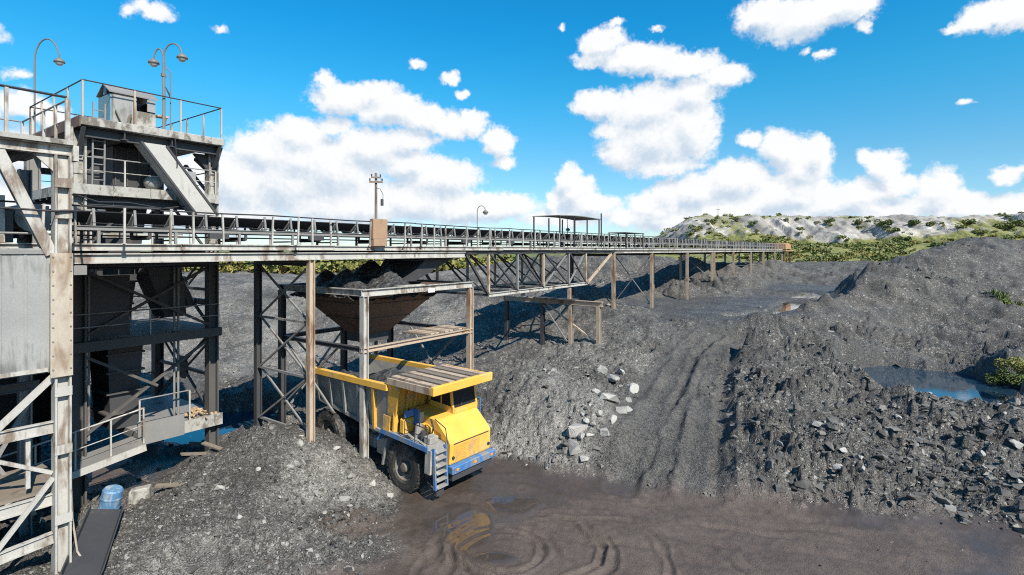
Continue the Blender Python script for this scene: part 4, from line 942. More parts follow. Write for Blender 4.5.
l3 = frame('cable_mast', 4.22, 4.3, 'thin cable mast with a small bracket next to the two-armed lamp', 'mast', z=14.25)
MB().tube([(0, 0, 0), (0, 0, 2.35), (-0.12, 0.1, 2.55)], 0.022, 6).build('pole', M['lamp'], l3); MB().prism([(-0.02, 1.35), (-0.22, 1.8), (-0.02, 1.5)], -0.02, 0.02).build('bracket', M['dark'], l3)
l4 = frame('lamp_post', 23.0, 4.0, 'small curved lamp post beside the long canopy on the gallery', 'lamp', z=DZ)
MB().tube([(0, 0, 0), (0, 0, 2.4)], 0.03, 6).build('pole', M['lamp'], l4); e = arm(l4, (0, 0, 2.4), vdir[0]*0.28, vdir[1]*0.28, 0.4, 0); lamp_head(l4, (e.x, e.y, e.z - 0.1))
l5 = frame('lamp_post', 35.0, 3.9, 'thin lamp post at the far end of the long canopy', 'lamp', z=DZ)
MB().tube([(0, 0, 0), (0, 0, 2.7)], 0.035, 6).build('pole', M['lamp'], l5); lamp_head(l5, (0.0, -0.05, 1.55))

# ================================================================ near access platform at the left edge of the picture
ap = frame('access_platform', 0, 0, 'pale steel access platform with diagonal braces nearest the camera on the left', 'platform')
yw = -1.45
g = gz_at(-0.7, yw)
MB().isec((-0.7, yw, g - 0.4), (-0.7, yw, 12.02), 0.34, 0.34, 0.045, up=(1, 0, 0)).build('column', M['pale'], ap)
MB().isec((-6.2, yw, g - 0.4), (-6.2, yw, 12.02), 0.34, 0.34, 0.045, up=(1, 0, 0)).build('column', M['pale'], ap)
for y in (2.6,):
    for a in (-6.2, -0.55): MB().isec((a, y, -0.2), (a, y, 12.02), 0.3, 0.3, 0.04, up=(1, 0, 0)).build('column', M['mid'], ap)
MB().box(-6.6, -0.5, yw - 0.2, 2.8, 12.30, 12.42).build('deck', M['concrete'], ap)
MB().isec((-6.6, yw, 12.16), (-0.42, yw, 12.16), 0.24, 0.27, 0.03).build('edge_beam', M['pale'], ap)
for a in (-5.5, -4.0, -2.5, -1.2): MB().isec((a, yw + 0.13, 12.16), (a, 2.7, 12.16), 0.18, 0.26, 0.03).build('joist', M['dark'], ap)
mb = MB(); mb.prism([(-0.88, 12.02), (-0.88, 11.6), (-1.3, 12.02)], yw - 0.03, yw + 0.03); mb.build('gusset', M['pale'], ap)
mb = MB(); mb.prism([(-0.5, 12.3), (-0.38, 12.3), (-0.38, 11.9), (-0.5, 11.9)], yw - 0.18, yw + 0.18); mb.build('end_plate', M['pale'], ap)
MB().isec((-1.95, yw, 12.0), (-0.92, yw, 9.45), 0.26, 0.20, 0.03, up=(0, 1, 0)).build('diagonal', M['pale'], ap)
rail(ap, [(-6.5, yw - 0.12, 12.42), (-0.62, yw - 0.12, 12.42)], 1.12, 1.17, False, 'black', 'pale', 0.035, 0.07)
rail(ap, [(-0.58, yw - 0.12, 12.42), (-0.58, 2.7, 12.42)], 1.08, 1.0, True, 'mid', 'pale', 0.025, 0.06)
rail(ap, [(-6.5, 2.72, 12.42), (-0.58, 2.72, 12.42)], 1.08, 1.0, True, 'mid', 'pale', 0.025, 0.06)
MB().tube([(-6.3, yw - 0.25, 10.68), (-0.9, yw - 0.25, 10.55), (-0.35, yw - 0.2, 10.60), (0.0, -0.1, DZ + 0.98)], 0.03, 6).build('cable', M['black'], ap)
MB().tube([(-6.3, yw + 0.3, 10.02), (-0.4, yw + 0.3, 9.98)], 0.03, 6).build('pipe', M['mid'], ap)
MB().box(-6.0, -0.95, yw - 0.03, yw + 0.02, 6.42, 9.60).build('side_sheet', M['sheet'], ap)
MB().box(-0.98, -0.52, yw - 0.235, yw - 0.19, 6.30, 9.48).build('cover_plate', M['beige'], ap)
MB().isec((-2.6, yw, 4.55), (-0.88, yw, 6.28), 0.14, 0.14, 0.03, up=(0, 1, 0)).build('diagonal', M['pale'], ap)
MB().isec((-6.2, yw, 5.0), (-0.88, yw, 5.0), 0.14, 0.30, 0.03).build('girt', M['pale'], ap)
MB().isec((-6.2, yw, 1.75), (-0.88, yw, 2.15), 0.14, 0.28, 0.03).build('girt', M['pale'], ap)
MB().beam((-2.4, yw - 0.05, 1.7), (-0.88, yw - 0.05, 3.7), 0.10).build('diagonal', M['pale'], ap)
MB().beam((-2.4, yw + 0.06, 4.7), (-0.88, yw + 0.06, 3.8), 0.09).build('diagonal', M['pale'], ap)
MB().beam((-1.35, yw + 0.1, 3.55), (-1.35, yw + 0.1, 4.85), 0.09).build('hanger', M['pale'], ap)
for q in range(7): MB().box(-6.2, -0.5, yw + 0.18 + 0.34*q, yw + 0.18 + 0.34*q + 0.30, 3.28 + 0.012*(q % 2), 3.36 + 0.012*(q % 2)).build('walkway_plank', M['wood'], ap)
MB().isec((-6.2, yw + 0.12, 3.1), (-0.6, yw + 0.12, 3.1), 0.12, 0.3, 0.03).build('walkway_beam', M['pale'], ap)
MB().tube([(-0.45, yw + 0.25, 4.1), (-0.42, yw + 0.2, 2.4), (-0.34, yw + 0.1, 1.5), (-0.1, yw - 0.2, 0.9)], 0.025, 6).build('hanging_hose', M['beige'], ap)
# bracket where the gallery girder lands on the platform frame
br = MB(); br.box(-0.5, 0.12, -0.5, 0.3, 8.86, 9.12); br.box(-0.45, -0.2, -0.45, 0.2, 8.6, 8.858); br.build('girder_seat', M['mid'], ap)
# machinery behind: dark drive unit at the belt's tail
du = frame('tail_drive', -4.6, 0.5, 'dark belt tail drive with guards behind the near platform', 'machine', z=DZ)
MB().box(0, 3.4, 0.2, 3.2, 0.02, 0.9).build('guard', M['dark'], du)
MB().tube([(3.9, 0.5, 0.75), (3.9, 3.0, 0.75)], 0.42, 18).build('tail_pulley', M['mid'], du)
MB().box(1.0, 2.6, 0.4, 1.2, 0.902, 1.25).build('gearbox', M['mid'], du)
MB().box(2.9, 3.2, 0.05, 0.18, 0.02, 1.3).build('bearing_stand', M['pale'], du)
tn = frame('crushing_shed', 0, 0, 'dark sheeted lower shed behind the near platform', 'shed')
MB().box(-6.0, -1.6, 2.9, 3.0, 0.3, 9.0).build('front_wall', M['dark'], tn); MB().box(-6.0, 0.9, 9.0, 9.1, 0.3, 9.2).build('back_wall', M['dark'], tn)
MB().box(-1.62, -1.55, 3.01, 8.99, 0.3, 9.0).build('side_wall', M['dark'], tn)
MB().box(-6.2, 0.6, 2.8, 9.2, 9.22, 9.34).build('roof', M['dark'], tn)

# ---------------------------------------------------------------- clutter that makes the tower dense: ribs, seams, bracing, pipes, cables
for z in (7.4, 8.3, 9.2, 10.1, 11.0):
    t_ = 0.45*(11.4 - z)/4.5; MB().box(2.0 + t_ - 0.05, 3.9 - t_ + 0.05, 5.6 + t_ - 0.06, 8.2 - t_ + 0.06, z - 0.04, z + 0.04).build('bin_rib', M['shade_tone'], tw)
for z in (3.2, 4.0, 4.8, 5.5): MB().box(2.45, 3.75, 5.44, 7.66, z - 0.035, z + 0.035).build('crusher_rib', M['shade_tone'], tw)
MB().box(2.7, 4.3, 5.6, 8.3, 11.905, 13.6).build('added_dark_box', M['dark'], tw)  # plain box added to darken the space between middle floor and roof
for q in range(4): MB().box(2.75 + 0.4*q, 2.80 + 0.4*q, 5.55, 5.598, 11.95, 13.55).build('dark_box_rib', M['shade_tone'], tw)
MB().beam((TS0 + 0.2, TW0 + 0.02, 6.4), (TS1 - 0.2, TW0 + 0.02, 8.8), 0.10).build('brace', M['shade_tone'], tw); MB().beam((TS0 + 0.2, TW0 - 0.12, 8.8), (TS1 - 0.2, TW0 - 0.12, 6.4), 0.10).build('brace', M['shade_tone'], tw)
MB().beam((TS0 + 0.2, TW0 + 0.02, 2.8), (TS1 - 0.2, TW0 + 0.02, 5.7), 0.10).build('brace', M['shade_tone'], tw); MB().beam((TS0 + 0.2, TW0 - 0.12, 5.7), (3.9, TW0 - 0.12, 4.2), 0.10).build('brace', M['shade_tone'], tw)
for (x, y) in ((4.6, 4.9), (4.75, 4.9), (1.72, 4.86)): MB().tube([(x, y, 2.6), (x, y, 9.1)], 0.045, 7).build('riser_pipe', M['mid'], tw)
MB().tube([(1.3, 4.5, 9.6), (2.5, 4.45, 9.35), (3.8, 4.45, 9.4), (5.2, 4.45, 9.2), (6.0, 4.5, 9.5)], 0.03, 6).build('cable', M['black'], tw)
MB().tube([(1.3, 4.5, 11.5), (1.9, 4.42, 11.3), (2.8, 4.42, 11.35), (4.0, 4.42, 11.2), (5.6, 4.45, 11.5)], 0.025, 6).build('cable', M['black'], tw)
MB().tube([(4.2, 4.25, 14.3), (4.25, 3.95, 13.9), (4.3, 3.9, 12.9), (4.35, 4.4, 11.95)], 0.022, 6).build('cable', M['black'], tw)
for z0_, z1_ in ((9.6, 11.5),):
    MB().beam((TS0 + 0.25, TW0 + 0.1, z0_), (3.2, TW0 + 0.1, z1_), 0.09).build('brace', M['shade_tone'], tw); MB().beam((TS1 - 0.2, TW0 + 0.1, z0_), (4.4, TW0 + 0.1, z1_), 0.09).build('brace', M['shade_tone'], tw)
MB().isec((TS0 + 0.24, TW0, 11.36), (TS1 - 0.22, TW0, 11.36), 0.2, 0.3, 0.03).build('beam', M['dark'], tw)
MB().isec((TS0 + 0.24, TW0 + 0.9, 10.9), (TS1 - 0.22, TW0 + 0.9, 10.9), 0.2, 0.26, 0.03).build('beam', M['shade_tone'], tw)
for q in range(6): MB().beam((1.0, 5.3 + 0.8*q, 11.52), (6.2, 5.3 + 0.8*q, 11.52), 0.08, 0.12).build('joist', M['dark'], tw)
for q in range(5): MB().box(2.0 + 0.55*q, 2.0 + 0.55*q + 0.5, 4.36, 4.42, 10.02, 10.2 + 0.05*(q % 2)).build('guard_plate', M['mid'] if q % 2 else M['pale'], tw)
MB().box(1.6, 2.2, 4.75, 5.1, 10.6, 11.05).build('switch_box', M['sheet'], tw); MB().box(4.9, 5.3, 4.6, 4.78, 12.3, 12.8).build('switch_box', M['sheet'], tw)
# ladder from the middle floor to the roof
ld_ = MB()
for x in (1.72, 2.08): ld_.beam((x, 4.5, 11.95), (x, 4.4, 14.9), 0.05)
ld_ = ld_.build('ladder', M['mid'], tw)
for q in range(10): MB().box(1.74, 2.06, 4.43, 4.47, 12.1 + 0.28*q, 12.13 + 0.28*q).build('rung', M['mid'], ld_)
# seams, straps and bolts on the near sheet and cover plate
for x in (-1.9, -1.42): MB().box(x - 0.03, x + 0.03, yw - 0.045, yw - 0.031, 6.44, 9.58).build('seam_strip', M['sheet'], ap)
MB().box(-2.6, -0.99, yw - 0.07, yw - 0.031, 6.45, 6.55).build('bottom_angle', M['pale'], ap); MB().box(-2.6, -0.99, yw - 0.07, yw - 0.031, 9.46, 9.57).build('top_angle', M['mid'], ap)
for z in np.arange(6.5, 9.4, 0.36):
    for x in (-0.93, -0.57): MB().tube([(x, yw - 0.255, z), (x, yw - 0.234, z)], 0.022, 6).build('bolt', M['mid'], ap)
for z in (11.3, 10.5, 5.9, 4.4, 2.6): MB().box(-0.88, -0.52, yw - 0.185, yw - 0.172, z - 0.12, z + 0.12).build('splice_plate', M['pale'], ap)
for q in range(5): MB().beam((-2.6, yw + 0.5 + 0.5*q, 9.5), (-0.6, yw + 0.5 + 0.5*q, 9.5), 0.08, 0.14).build('floor_bearer', M['dark'], ap)
MB().beam((-2.4, 0.9, 2.0), (-0.7, 0.9, 5.5), 0.1).build('diagonal', M['mid'], ap); MB().beam((-2.4, 0.9, 5.5), (-0.7, 0.9, 2.0), 0.1).build('diagonal', M['mid'], ap)
MB().isec((-6, 0.9, 5.7), (-0.6, 0.9, 5.7), 0.15, 0.25, 0.03).build('girt', M['shade_tone'], ap)
# hangers, cable tray and spilled bits along the gallery
MB().tube([(0.2 + 1.5*i, 0.20, DZ - 0.64 - 0.06*(i % 2)) for i in range(12)], 0.022, 5).build('hanging_cable', M['black'], gal)
MB().tube([(17.0 + 1.6*i, 0.02, DZ - 0.30 - 0.10*(i % 2)) for i in range(14)], 0.02, 5).build('hanging_cable', M['black'], gal)
MB().tube([(0.3 + 1.12*i, 0.09, DZ + 0.62 - 0.05*(i % 2)) for i in range(34)], 0.012, 5).build('signal_wire', M['black'], gal)
# ================================================================ yellow dump truck; local frame: x forward, y to its left, z up; origin under the front axle
tk_head = math.atan2(-0.625, 0.78)
TX, TY = -3.46, 22.70
tk = empty('dump_truck', (TX, TY, 0.0), tk_head, 'muddy yellow and blue mining dump truck standing under the loading hopper', 'dump truck')
tk.rotation_euler = (0, R(3.6), tk_head)
# tyre with lugs, rim, hub
def tyre_mesh(Rr=1.0, w=0.60):
    mb = MB(); h = w / 2
    mb.lathe([(0.52, -h*0.78), (0.60, -h*0.95), (0.80, -h), (0.92, -h*0.94), (0.955, -h*0.75), (0.955, h*0.75), (0.92, h*0.94), (0.80, h), (0.60, h*0.95), (0.52, h*0.78)], 40, 'y')
    n = 22
    for i in range(n):
        for sg in (-1, 1):
            a = 2*math.pi*(i + (0.5 if sg > 0 else 0))/n; da = math.pi/n*0.62; sk = 0.12*sg
            P = []
            for r_ in (0.945, 1.0):
                for (aa, yy) in ((a - da, sg*0.03), (a + da, sg*0.03), (a + da + sk, sg*h*0.97), (a - da + sk, sg*h*0.97)):
                    rr_ = r_ if abs(yy) < h*0.8 else r_ - 0.025
                    P.append((rr_*math.cos(aa), yy, rr_*math.sin(aa)))
            mb.hexa(P)
    return mb.mesh('tyre', M['tyre'])
tyre_me = tyre_mesh()
mb = MB(); mb.lathe([(0.54, -0.22), (0.50, -0.24), (0.46, -0.13), (0.30, -0.10), (0.28, -0.02), (0.0, -0.02)], 28, 'y')
for i in range(10):
    a = 2*math.pi*i/10; mb.box(0.40*math.cos(a) - 0.022, 0.40*math.cos(a) + 0.022, -0.15, -0.10, 0.40*math.sin(a) - 0.022, 0.40*math.sin(a) + 0.022)
mb.lathe([(0.54, 0.22), (0.50, 0.24), (0.46, 0.1), (0.0, 0.1)], 28, 'y')
rim_me = mb.mesh('wheel', M['rim'])
mb = MB(); mb.lathe([(0.21, -0.02), (0.20, -0.20), (0.15, -0.26), (0.0, -0.27)], 16, 'y'); hub_me = mb.mesh('hub', M['rim'])
WB = 4.9
for (x, y, fl) in ((0.18, -1.38, 1), (0.18, 1.38, -1), (-WB, -1.48, 1), (-WB, -0.82, 1), (-WB, 1.48, -1), (-WB, 0.82, -1)):
    w_ = link_mesh('wheel', rim_me, None, tk, (x, y, 1.0)); w_.rotation_euler = (0, random.uniform(0, 1), 0 if fl > 0 else math.pi)
    link_mesh('tyre', tyre_me, None, w_); link_mesh('hub', hub_me, None, w_)
# chassis, axles
for y in (-0.55, 0.55): MB().box(-6.0, 1.6, y - 0.12, y + 0.12, 0.95, 1.40).build('chassis_rail', M['dark'], tk)
MB().tube([(0.18, -1.1, 1.0), (0.18, 1.1, 1.0)], 0.16, 10).build('front_axle', M['dark'], tk); MB().tube([(-WB, -0.7, 1.0), (-WB, 0.7, 1.0)], 0.34, 12).build('rear_axle', M['dark'], tk)
MB().box(-1.9, -1.05, -1.35, -0.7, 0.9, 1.65).build('fuel_tank', M['dusty'], tk, bevel=0.06)
MB().box(-3.2, -2.1, -1.25, -0.7, 0.95, 1.5).build('air_tank', M['dusty'], tk, bevel=0.08)
mb = MB(); mb.hexa([(-1.10, -1.68, 0.75), (-1.02, -1.68, 0.75), (-1.02, -1.05, 0.75), (-1.10, -1.05, 0.75), (-0.90, -1.68, 1.9), (-0.82, -1.68, 1.9), (-0.82, -1.05, 1.9), (-0.90, -1.05, 1.9)]); mb.build('mud_flap', M['dusty'], tk)
# bonnet: lower grille box, bevelled upper, both yellow
prof = [(-0.55, 1.34), (1.86, 1.34), (1.90, 1.40), (1.90, 2.18), (1.80, 2.32), (1.05, 2.92), (-0.55, 3.0)]
bon = MB().prism(prof, -0.78, 1.58).build('bonnet', M['yellow'], tk, bevel=0.05)
MB().box(1.901, 1.925, -0.62, 1.42, 2.135, 2.165).build('grille_line', M['dark'], bon)
for q in range(8): MB().box(1.902, 1.918, -0.60, 0.9, 1.52 + 0.07*q, 1.545 + 0.07*q).build('louvre', M['yellow'], bon)
mb = MB(); mb.hexa([(-0.4, -1.0, 1.7), (1.2, -1.0, 1.7), (1.2, -0.781, 1.7), (-0.4, -0.781, 1.7), (-0.4, -0.95, 2.75), (0.9, -0.95, 2.6), (0.9, -0.781, 2.6), (-0.4, -0.781, 2.75)]); mb.build('engine_side', M['yellow'], tk)
# bumper
bp_ = MB().box(1.62, 2.10, -0.80, 1.72, 1.03, 1.335).build('bumper', M['blue'], tk, bevel=0.03)
for y in (-0.55, 0.45, 1.45): MB().box(2.098, 2.125, y - 0.07, y + 0.07, 1.16, 1.25).build('indicator', M['indicator'], bp_)
MB().box(1.5, 2.0, -0.7, 1.6, 0.74, 1.025).build('skid_beam', M['dark'], tk)
# blue fender deck over the near front wheel and on the far side, ladder at the corner
for y0, y1 in ((-1.78, -0.82), (1.60, 1.86)):
    f_ = MB(); f_.box(-1.05, 1.72, y0, y1, 2.16, 2.24); f_.build('fender_deck', M['dusty'], tk)
MB().box(-1.05, 1.72, -1.84, -1.782, 2.12, 2.30).build('fender_edge', M['blue'], tk)
mb = MB(); mb.hexa([(-1.35, -1.78, 1.75), (-1.25, -1.78, 1.75), (-1.25, -0.9, 1.75), (-1.35, -0.9, 1.75), (-1.06, -1.78, 2.2), (-0.98, -1.78, 2.24), (-0.98, -0.9, 2.24), (-1.06, -0.9, 2.2)]); mb.build('fender_flap', M['blue'], tk)
lad = MB(); 
for y in (-1.62, -1.02): lad.beam((1.84, y, 2.24), (2.02, y, 0.72), 0.07, 0.12)
lad = lad.build('ladder', M['blue'], tk)
for q in range(6):
    z = 0.78 + 0.26*q; x = 2.02 - 0.118*(z - 0.72); MB().box(x - 0.10, x + 0.10, -1.58, -1.06, z - 0.025, z + 0.025).build('rung', M['dusty'], lad)
MB().box(1.50, 1.80, -1.72, -0.86, 1.25, 2.155).build('corner_box', M['dusty'], tk)
MB().box(1.80, 1.98, -1.5, -1.12, 0.42, 0.68).build('lower_step', M['dark'], tk)
# handrails on the fender deck
def pipe(pts, r, mt, name='grab_rail'): return MB().tube(pts, r, 6).build(name, M[mt], tk)
pipe([(1.6, -1.74, 2.24), (1.6, -1.74, 2.95), (0.3, -1.74, 2.95), (0.3, -1.74, 2.24)], 0.022, 'dark')
pipe([(0.9, -1.74, 2.24), (0.9, -1.74, 2.95)], 0.02, 'dark')
pipe([(1.85, -0.9, 2.24), (1.7, -0.9, 2.8), (1.1, -0.9, 3.0)], 0.022, 'dark')
MB().box(-0.25, 0.05, -1.55, -1.0, 2.25, 2.85).build('air_cleaner', M['yellow'], tk, bevel=0.05)
MB().tube([(-0.55, -1.5, 2.25), (-0.55, -1.5, 3.1)], 0.13, 12).build('exhaust_box', M['yellow'], tk)
mb = MB(); mb.box(0.02, 0.10, -1.55, -1.02, 2.95, 3.2); mb.box(0.02, 0.3, -1.06, -1.02, 2.6, 3.2); mb.build('mirror_panel', M['blue'], tk)
# cab on the truck's left
cabp = [(-0.45, 2.9), (0.95, 2.9), (1.02, 3.1), (0.80, 4.02), (-0.45, 4.02)]
mb = MB()
for y in (0.22, 1.60):
    mb.beam((0.98, y, 2.95), (0.78, y, 4.0), 0.09, 0.09); mb.beam((-0.40, y, 2.95), (-0.40, y, 4.0), 0.09, 0.09); mb.beam((0.30, y, 2.95), (0.26, y, 4.0), 0.07, 0.07)
    mb.beam((-0.40, y, 3.98), (0.80, y, 3.98), 0.09, 0.09); mb.beam((-0.45, y, 3.05), (1.0, y, 3.05), 0.09, 0.30)
mb.beam((0.79, 0.22, 3.99), (0.79, 1.60, 3.99), 0.10, 0.10); mb.beam((1.0, 0.22, 3.02), (1.0, 1.60, 3.02), 0.12, 0.2); mb.beam((-0.4, 0.22, 3.99), (-0.4, 1.60, 3.99), 0.09, 0.09)
cb_ = mb.build('cab_frame', M['yellow'], tk)
MB().box(-0.5, 0.85, 0.15, 1.67, 4.05, 4.12).build('cab_roof', M['yellow'], cb_)
MB().box(-0.46, -0.42, 0.25, 1.57, 2.95, 3.98).build('cab_back', M['yellow'], cb_)
for y in (0.21, 1.61):
    mb = MB(); mb.hexa([(-0.36, y - 0.008, 3.2), (0.9, y - 0.008, 3.2), (0.9, y + 0.008, 3.2), (-0.36, y + 0.008, 3.2), (-0.36, y - 0.008, 3.94), (0.77, y - 0.008, 3.94), (0.77, y + 0.008, 3.94), (-0.36, y + 0.008, 3.94)]); mb.build('side_window', M['glass'], cb_)
mb = MB(); mb.hexa([(0.955, 0.28, 3.14), (0.975, 0.28, 3.14), (0.975, 1.54, 3.14), (0.955, 1.54, 3.14), (0.79, 0.28, 3.93), (0.81, 0.28, 3.93), (0.81, 1.54, 3.93), (0.79, 1.54, 3.93)]); mb.build('windscreen', M['glass'], cb_)
pipe([(1.0, 1.86, 2.24), (1.0, 1.86, 3.2), (-0.4, 1.86, 3.2), (-0.4, 1.86, 2.24)], 0.03, 'blue'); pipe([(0.3, 1.86, 2.24), (0.3, 1.86, 3.2)], 0.025, 'blue')
pipe([(1.0, 1.86, 2.75), (-0.4, 1.86, 2.75)], 0.02, 'blue')
# dump body: floor, flared sides, raked front wall with ribs, canopy over the cab
body = MB()
yb = 1.75
fl = [(-1.05, 1.95), (-7.1, 2.35)]                       # floor line front to tail (x, z)
sd_ = []
mb = MB(); mb.hexa([(-7.1, -1.45, 2.25), (-1.0, -1.45, 1.85), (-1.0, 1.45, 1.85), (-7.1, 1.45, 2.25), (-7.1, -1.45, 2.40), (-1.0, -1.45, 2.0), (-1.0, 1.45, 2.0), (-7.1, 1.45, 2.40)]); bf = mb.build('body_floor', M['dusty'], tk)
for sg in (-1, 1):
    a, b = sg*1.45, sg*yb
    mb = MB(); mb.hexa([(-7.0, a, 2.3), (-1.02, a, 1.9), (-1.02, a - sg*0.07, 1.9), (-7.0, a - sg*0.07, 2.3), (-6.6, b, 3.55), (-0.72, b, 3.95), (-0.72, b - sg*0.08, 3.95), (-6.6, b - sg*0.08, 3.55)]); sp_ = mb.build('body_side', M['dusty'], tk)
    MB().beam((-6.65, b + sg*0.03, 3.62), (-0.75, b + sg*0.03, 4.02), 0.22, 0.24).build('top_rail', M['yellow'], sp_)
    for q in range(5):
        t = (q + 0.5)/5; x = -1.3 - 5.2*t
        MB().beam((x, a + sg*0.06, 1.98 + 0.38*t), (x + 0.18, b + sg*0.05, 3.86 - 0.36*t), 0.16, 0.14, up=(1, 0, 0)).build('side_rib', M['dusty'] if q else M['muddy_yellow'], sp_)
    MB().beam((-6.9, sg*1.5, 2.36), (-1.1, sg*1.5, 1.96), 0.12, 0.16).build('floor_rail', M['dusty'], sp_)
    # yellow cheek plate beside the canopy
    mb = MB(); mb.hexa([(-1.05, sg*1.47, 1.9), (-0.72, sg*1.47, 1.9), (-0.72, sg*1.42, 1.9), (-1.05, sg*1.42, 1.9), (-0.75, sg*1.8, 4.22), (-0.05, sg*1.8, 4.25), (-0.05, sg*1.72, 4.25), (-0.75, sg*1.72, 4.22)]); mb.build('cheek_plate', M['muddy_yellow'], tk)
mb = MB(); mb.hexa([(-1.0, -1.42, 1.86), (-0.92, -1.42, 1.86), (-0.92, 1.42, 1.86), (-1.0, 1.42, 1.86), (-0.62, -1.71, 4.2), (-0.54, -1.71, 4.2), (-0.54, 1.71, 4.2), (-0.62, 1.71, 4.2)]); fw = mb.build('front_wall', M['yellow'], tk)
for q in range(7): MB().beam((-0.88, -1.2 + 0.4*q, 1.95), (-0.48, -1.42 + 0.475*q, 4.1), 0.10, 0.12, up=(1, 0, 0)).build('wall_rib', M['yellow'], fw)
# canopy
CX0, CX1, CZ0, CZ1 = -0.75, 1.90, 4.30, 4.42
mb = MB(); mb.hexa([(CX0, -1.78, CZ0), (CX1, -1.78, CZ1), (CX1, 1.36, CZ1), (CX0, 1.36, CZ0), (CX0, -1.78, CZ0 + 0.06), (CX1, -1.78, CZ1 + 0.06), (CX1, 1.36, CZ1 + 0.06), (CX0, 1.36, CZ0 + 0.06)])
cnp = mb.build('canopy', M['dark'], tk)
for q in range(7):
    y = -1.66 + 0.44*q
    MB().hexa([(CX0 + 0.03, y, CZ0 + 0.063), (CX1 - 0.12, y, CZ1 + 0.063), (CX1 - 0.12, y + 0.27, CZ1 + 0.063), (CX0 + 0.03, y + 0.27, CZ0 + 0.063), (CX0 + 0.03, y, CZ0 + 0.17), (CX1 - 0.12, y, CZ1 + 0.17), (CX1 - 0.12, y + 0.27, CZ1 + 0.17), (CX0 + 0.03, y + 0.27, CZ0 + 0.17)]).build('canopy_rib', M['wood'] if q % 2 else M['tan'], cnp)
MB().box(CX1 - 0.10, CX1 + 0.06, -1.86, 1.46, CZ1 - 0.14, CZ1 + 0.20).build('canopy_lip', M['yellow'], cnp, bevel=0.02)
for sg, y in ((-1, -1.86), (1, 1.37)):
    mb = MB(); mb.hexa([(CX0, y, CZ0 - 0.12), (CX1 - 0.11, y, CZ1 - 0.12), (CX1 - 0.11, y + 0.08, CZ1 - 0.12), (CX0, y + 0.08, CZ0 - 0.12), (CX0, y, CZ0 + 0.12), (CX1 - 0.11, y, CZ1 + 0.14), (CX1 - 0.11, y + 0.08, CZ1 + 0.14), (CX0, y + 0.08, CZ0 + 0.12)]); mb.build('canopy_edge', M['yellow'] if sg > 0 else M['tan'], cnp)
# coal load
XX, YY = np.meshgrid(np.linspace(-6.4, -0.85, 50), np.linspace(-1.58, 1.58, 36), indexing='ij')
f1, f2, cid = worley(XX*3, YY*3, 6)
zz = 3.15 + 0.10*np.clip(XX + 6, 0, 6) + 0.55*np.exp(-((XX + 2.6)/1.3)**2 - (YY/1.0)**2) + (1 - f1)*cid*0.15 + (fbm(XX*1.5, YY*1.5, 3, 6) - 0.5)*0.4 - 0.25*np.abs(YY)
ld = link_mesh('coal_load', grid_mesh('coal_load', np.stack([XX.ravel(), YY.ravel(), zz.ravel()], -1), 50, 36, {}, M['coal'], smooth=False), None, None, (TX, TY, 0))
ld.rotation_euler = tk.rotation_euler
tag(ld, 'black coal heaped in the body of the yellow dump truck', 'coal', kind='stuff')

# ---------------------------------------------------------------- small fittings
for q in range(9): MB().box(1.903, 1.916, -0.58, 0.88, 1.487 + 0.07*q, 1.510 + 0.07*q).build('grille_slot', M['muddy_yellow'], bon)
for y in (-0.62, 1.44): MB().lathe([(0.0, 0.03), (0.055, 0.025), (0.065, 0.0), (0.065, -0.03)], 14, 'z', (0, 0, 0)).build('headlamp', M['glass'], tk, smooth=True, loc=(1.93, y, 1.62)).rotation_euler = (0, R(90), 0)
for (a, b, c) in ((0.5, -1.02, 1.9), (0.1, -1.04, 2.1), (-0.2, -1.05, 1.8), (0.8, -1.02, 2.2)): MB().tube([(a, b, c), (a + 0.3, b - 0.06, c + 0.12), (a + 0.35, b, c + 0.5), (a + 0.1, b + 0.1, c + 0.75)], 0.035, 6).build('hose', M['black'], tk)
MB().tube([(0.55, -1.25, 2.25), (0.55, -1.25, 2.75)], 0.16, 12).build('filter_canister', M['dusty'], tk); MB().tube([(0.95, -1.35, 2.25), (0.95, -1.35, 2.6)], 0.11, 10).build('filter_canister', M['dark'], tk)
MB().box(1.15, 1.5, -1.5, -1.05, 2.245, 2.5).build('battery_box', M['dusty'], tk, bevel=0.02)
pipe([(1.6, -1.74, 2.6), (0.3, -1.74, 2.6)], 0.018, 'dark')
for y, sg in ((-1.80, -1), (1.90, 1)):
    pipe([(1.2, y, 2.95), (1.35, y + sg*0.12, 3.3)], 0.018, 'dark', 'mirror_arm'); MB().box(1.32, 1.37, y + sg*0.05 - 0.10, y + sg*0.05 + 0.10, 3.2, 3.55).build('mirror', M['dark'], tk)
MB().beam((1.03, 0.6, 3.2), (0.92, 0.9, 3.65), 0.02).build('wiper', M['dark'], cb_)
MB().box(-0.9, -0.5, -1.83, -1.80, 2.3, 2.9).build('mud_patch_plate', M['muddy_yellow'], tk)
for sg in (-1, 1):
    mb = MB(); mb.prism([(-0.95, 1.5), (-1.15, 1.0), (-1.10, 1.0), (-0.90, 1.5)], sg*1.1, sg*1.66); mb.build('splash_guard', M['tyre'], tk)
    MB().tube([(-2.3, sg*0.95, 1.2), (-3.0, sg*0.95, 2.1)], 0.10, 10).build('tipping_ram', M['dusty'], tk)
MB().beam((-6.9, -1.35, 2.30), (-6.9, 1.35, 2.30), 0.2, 0.24).build('tail_beam', M['dusty'], tk)
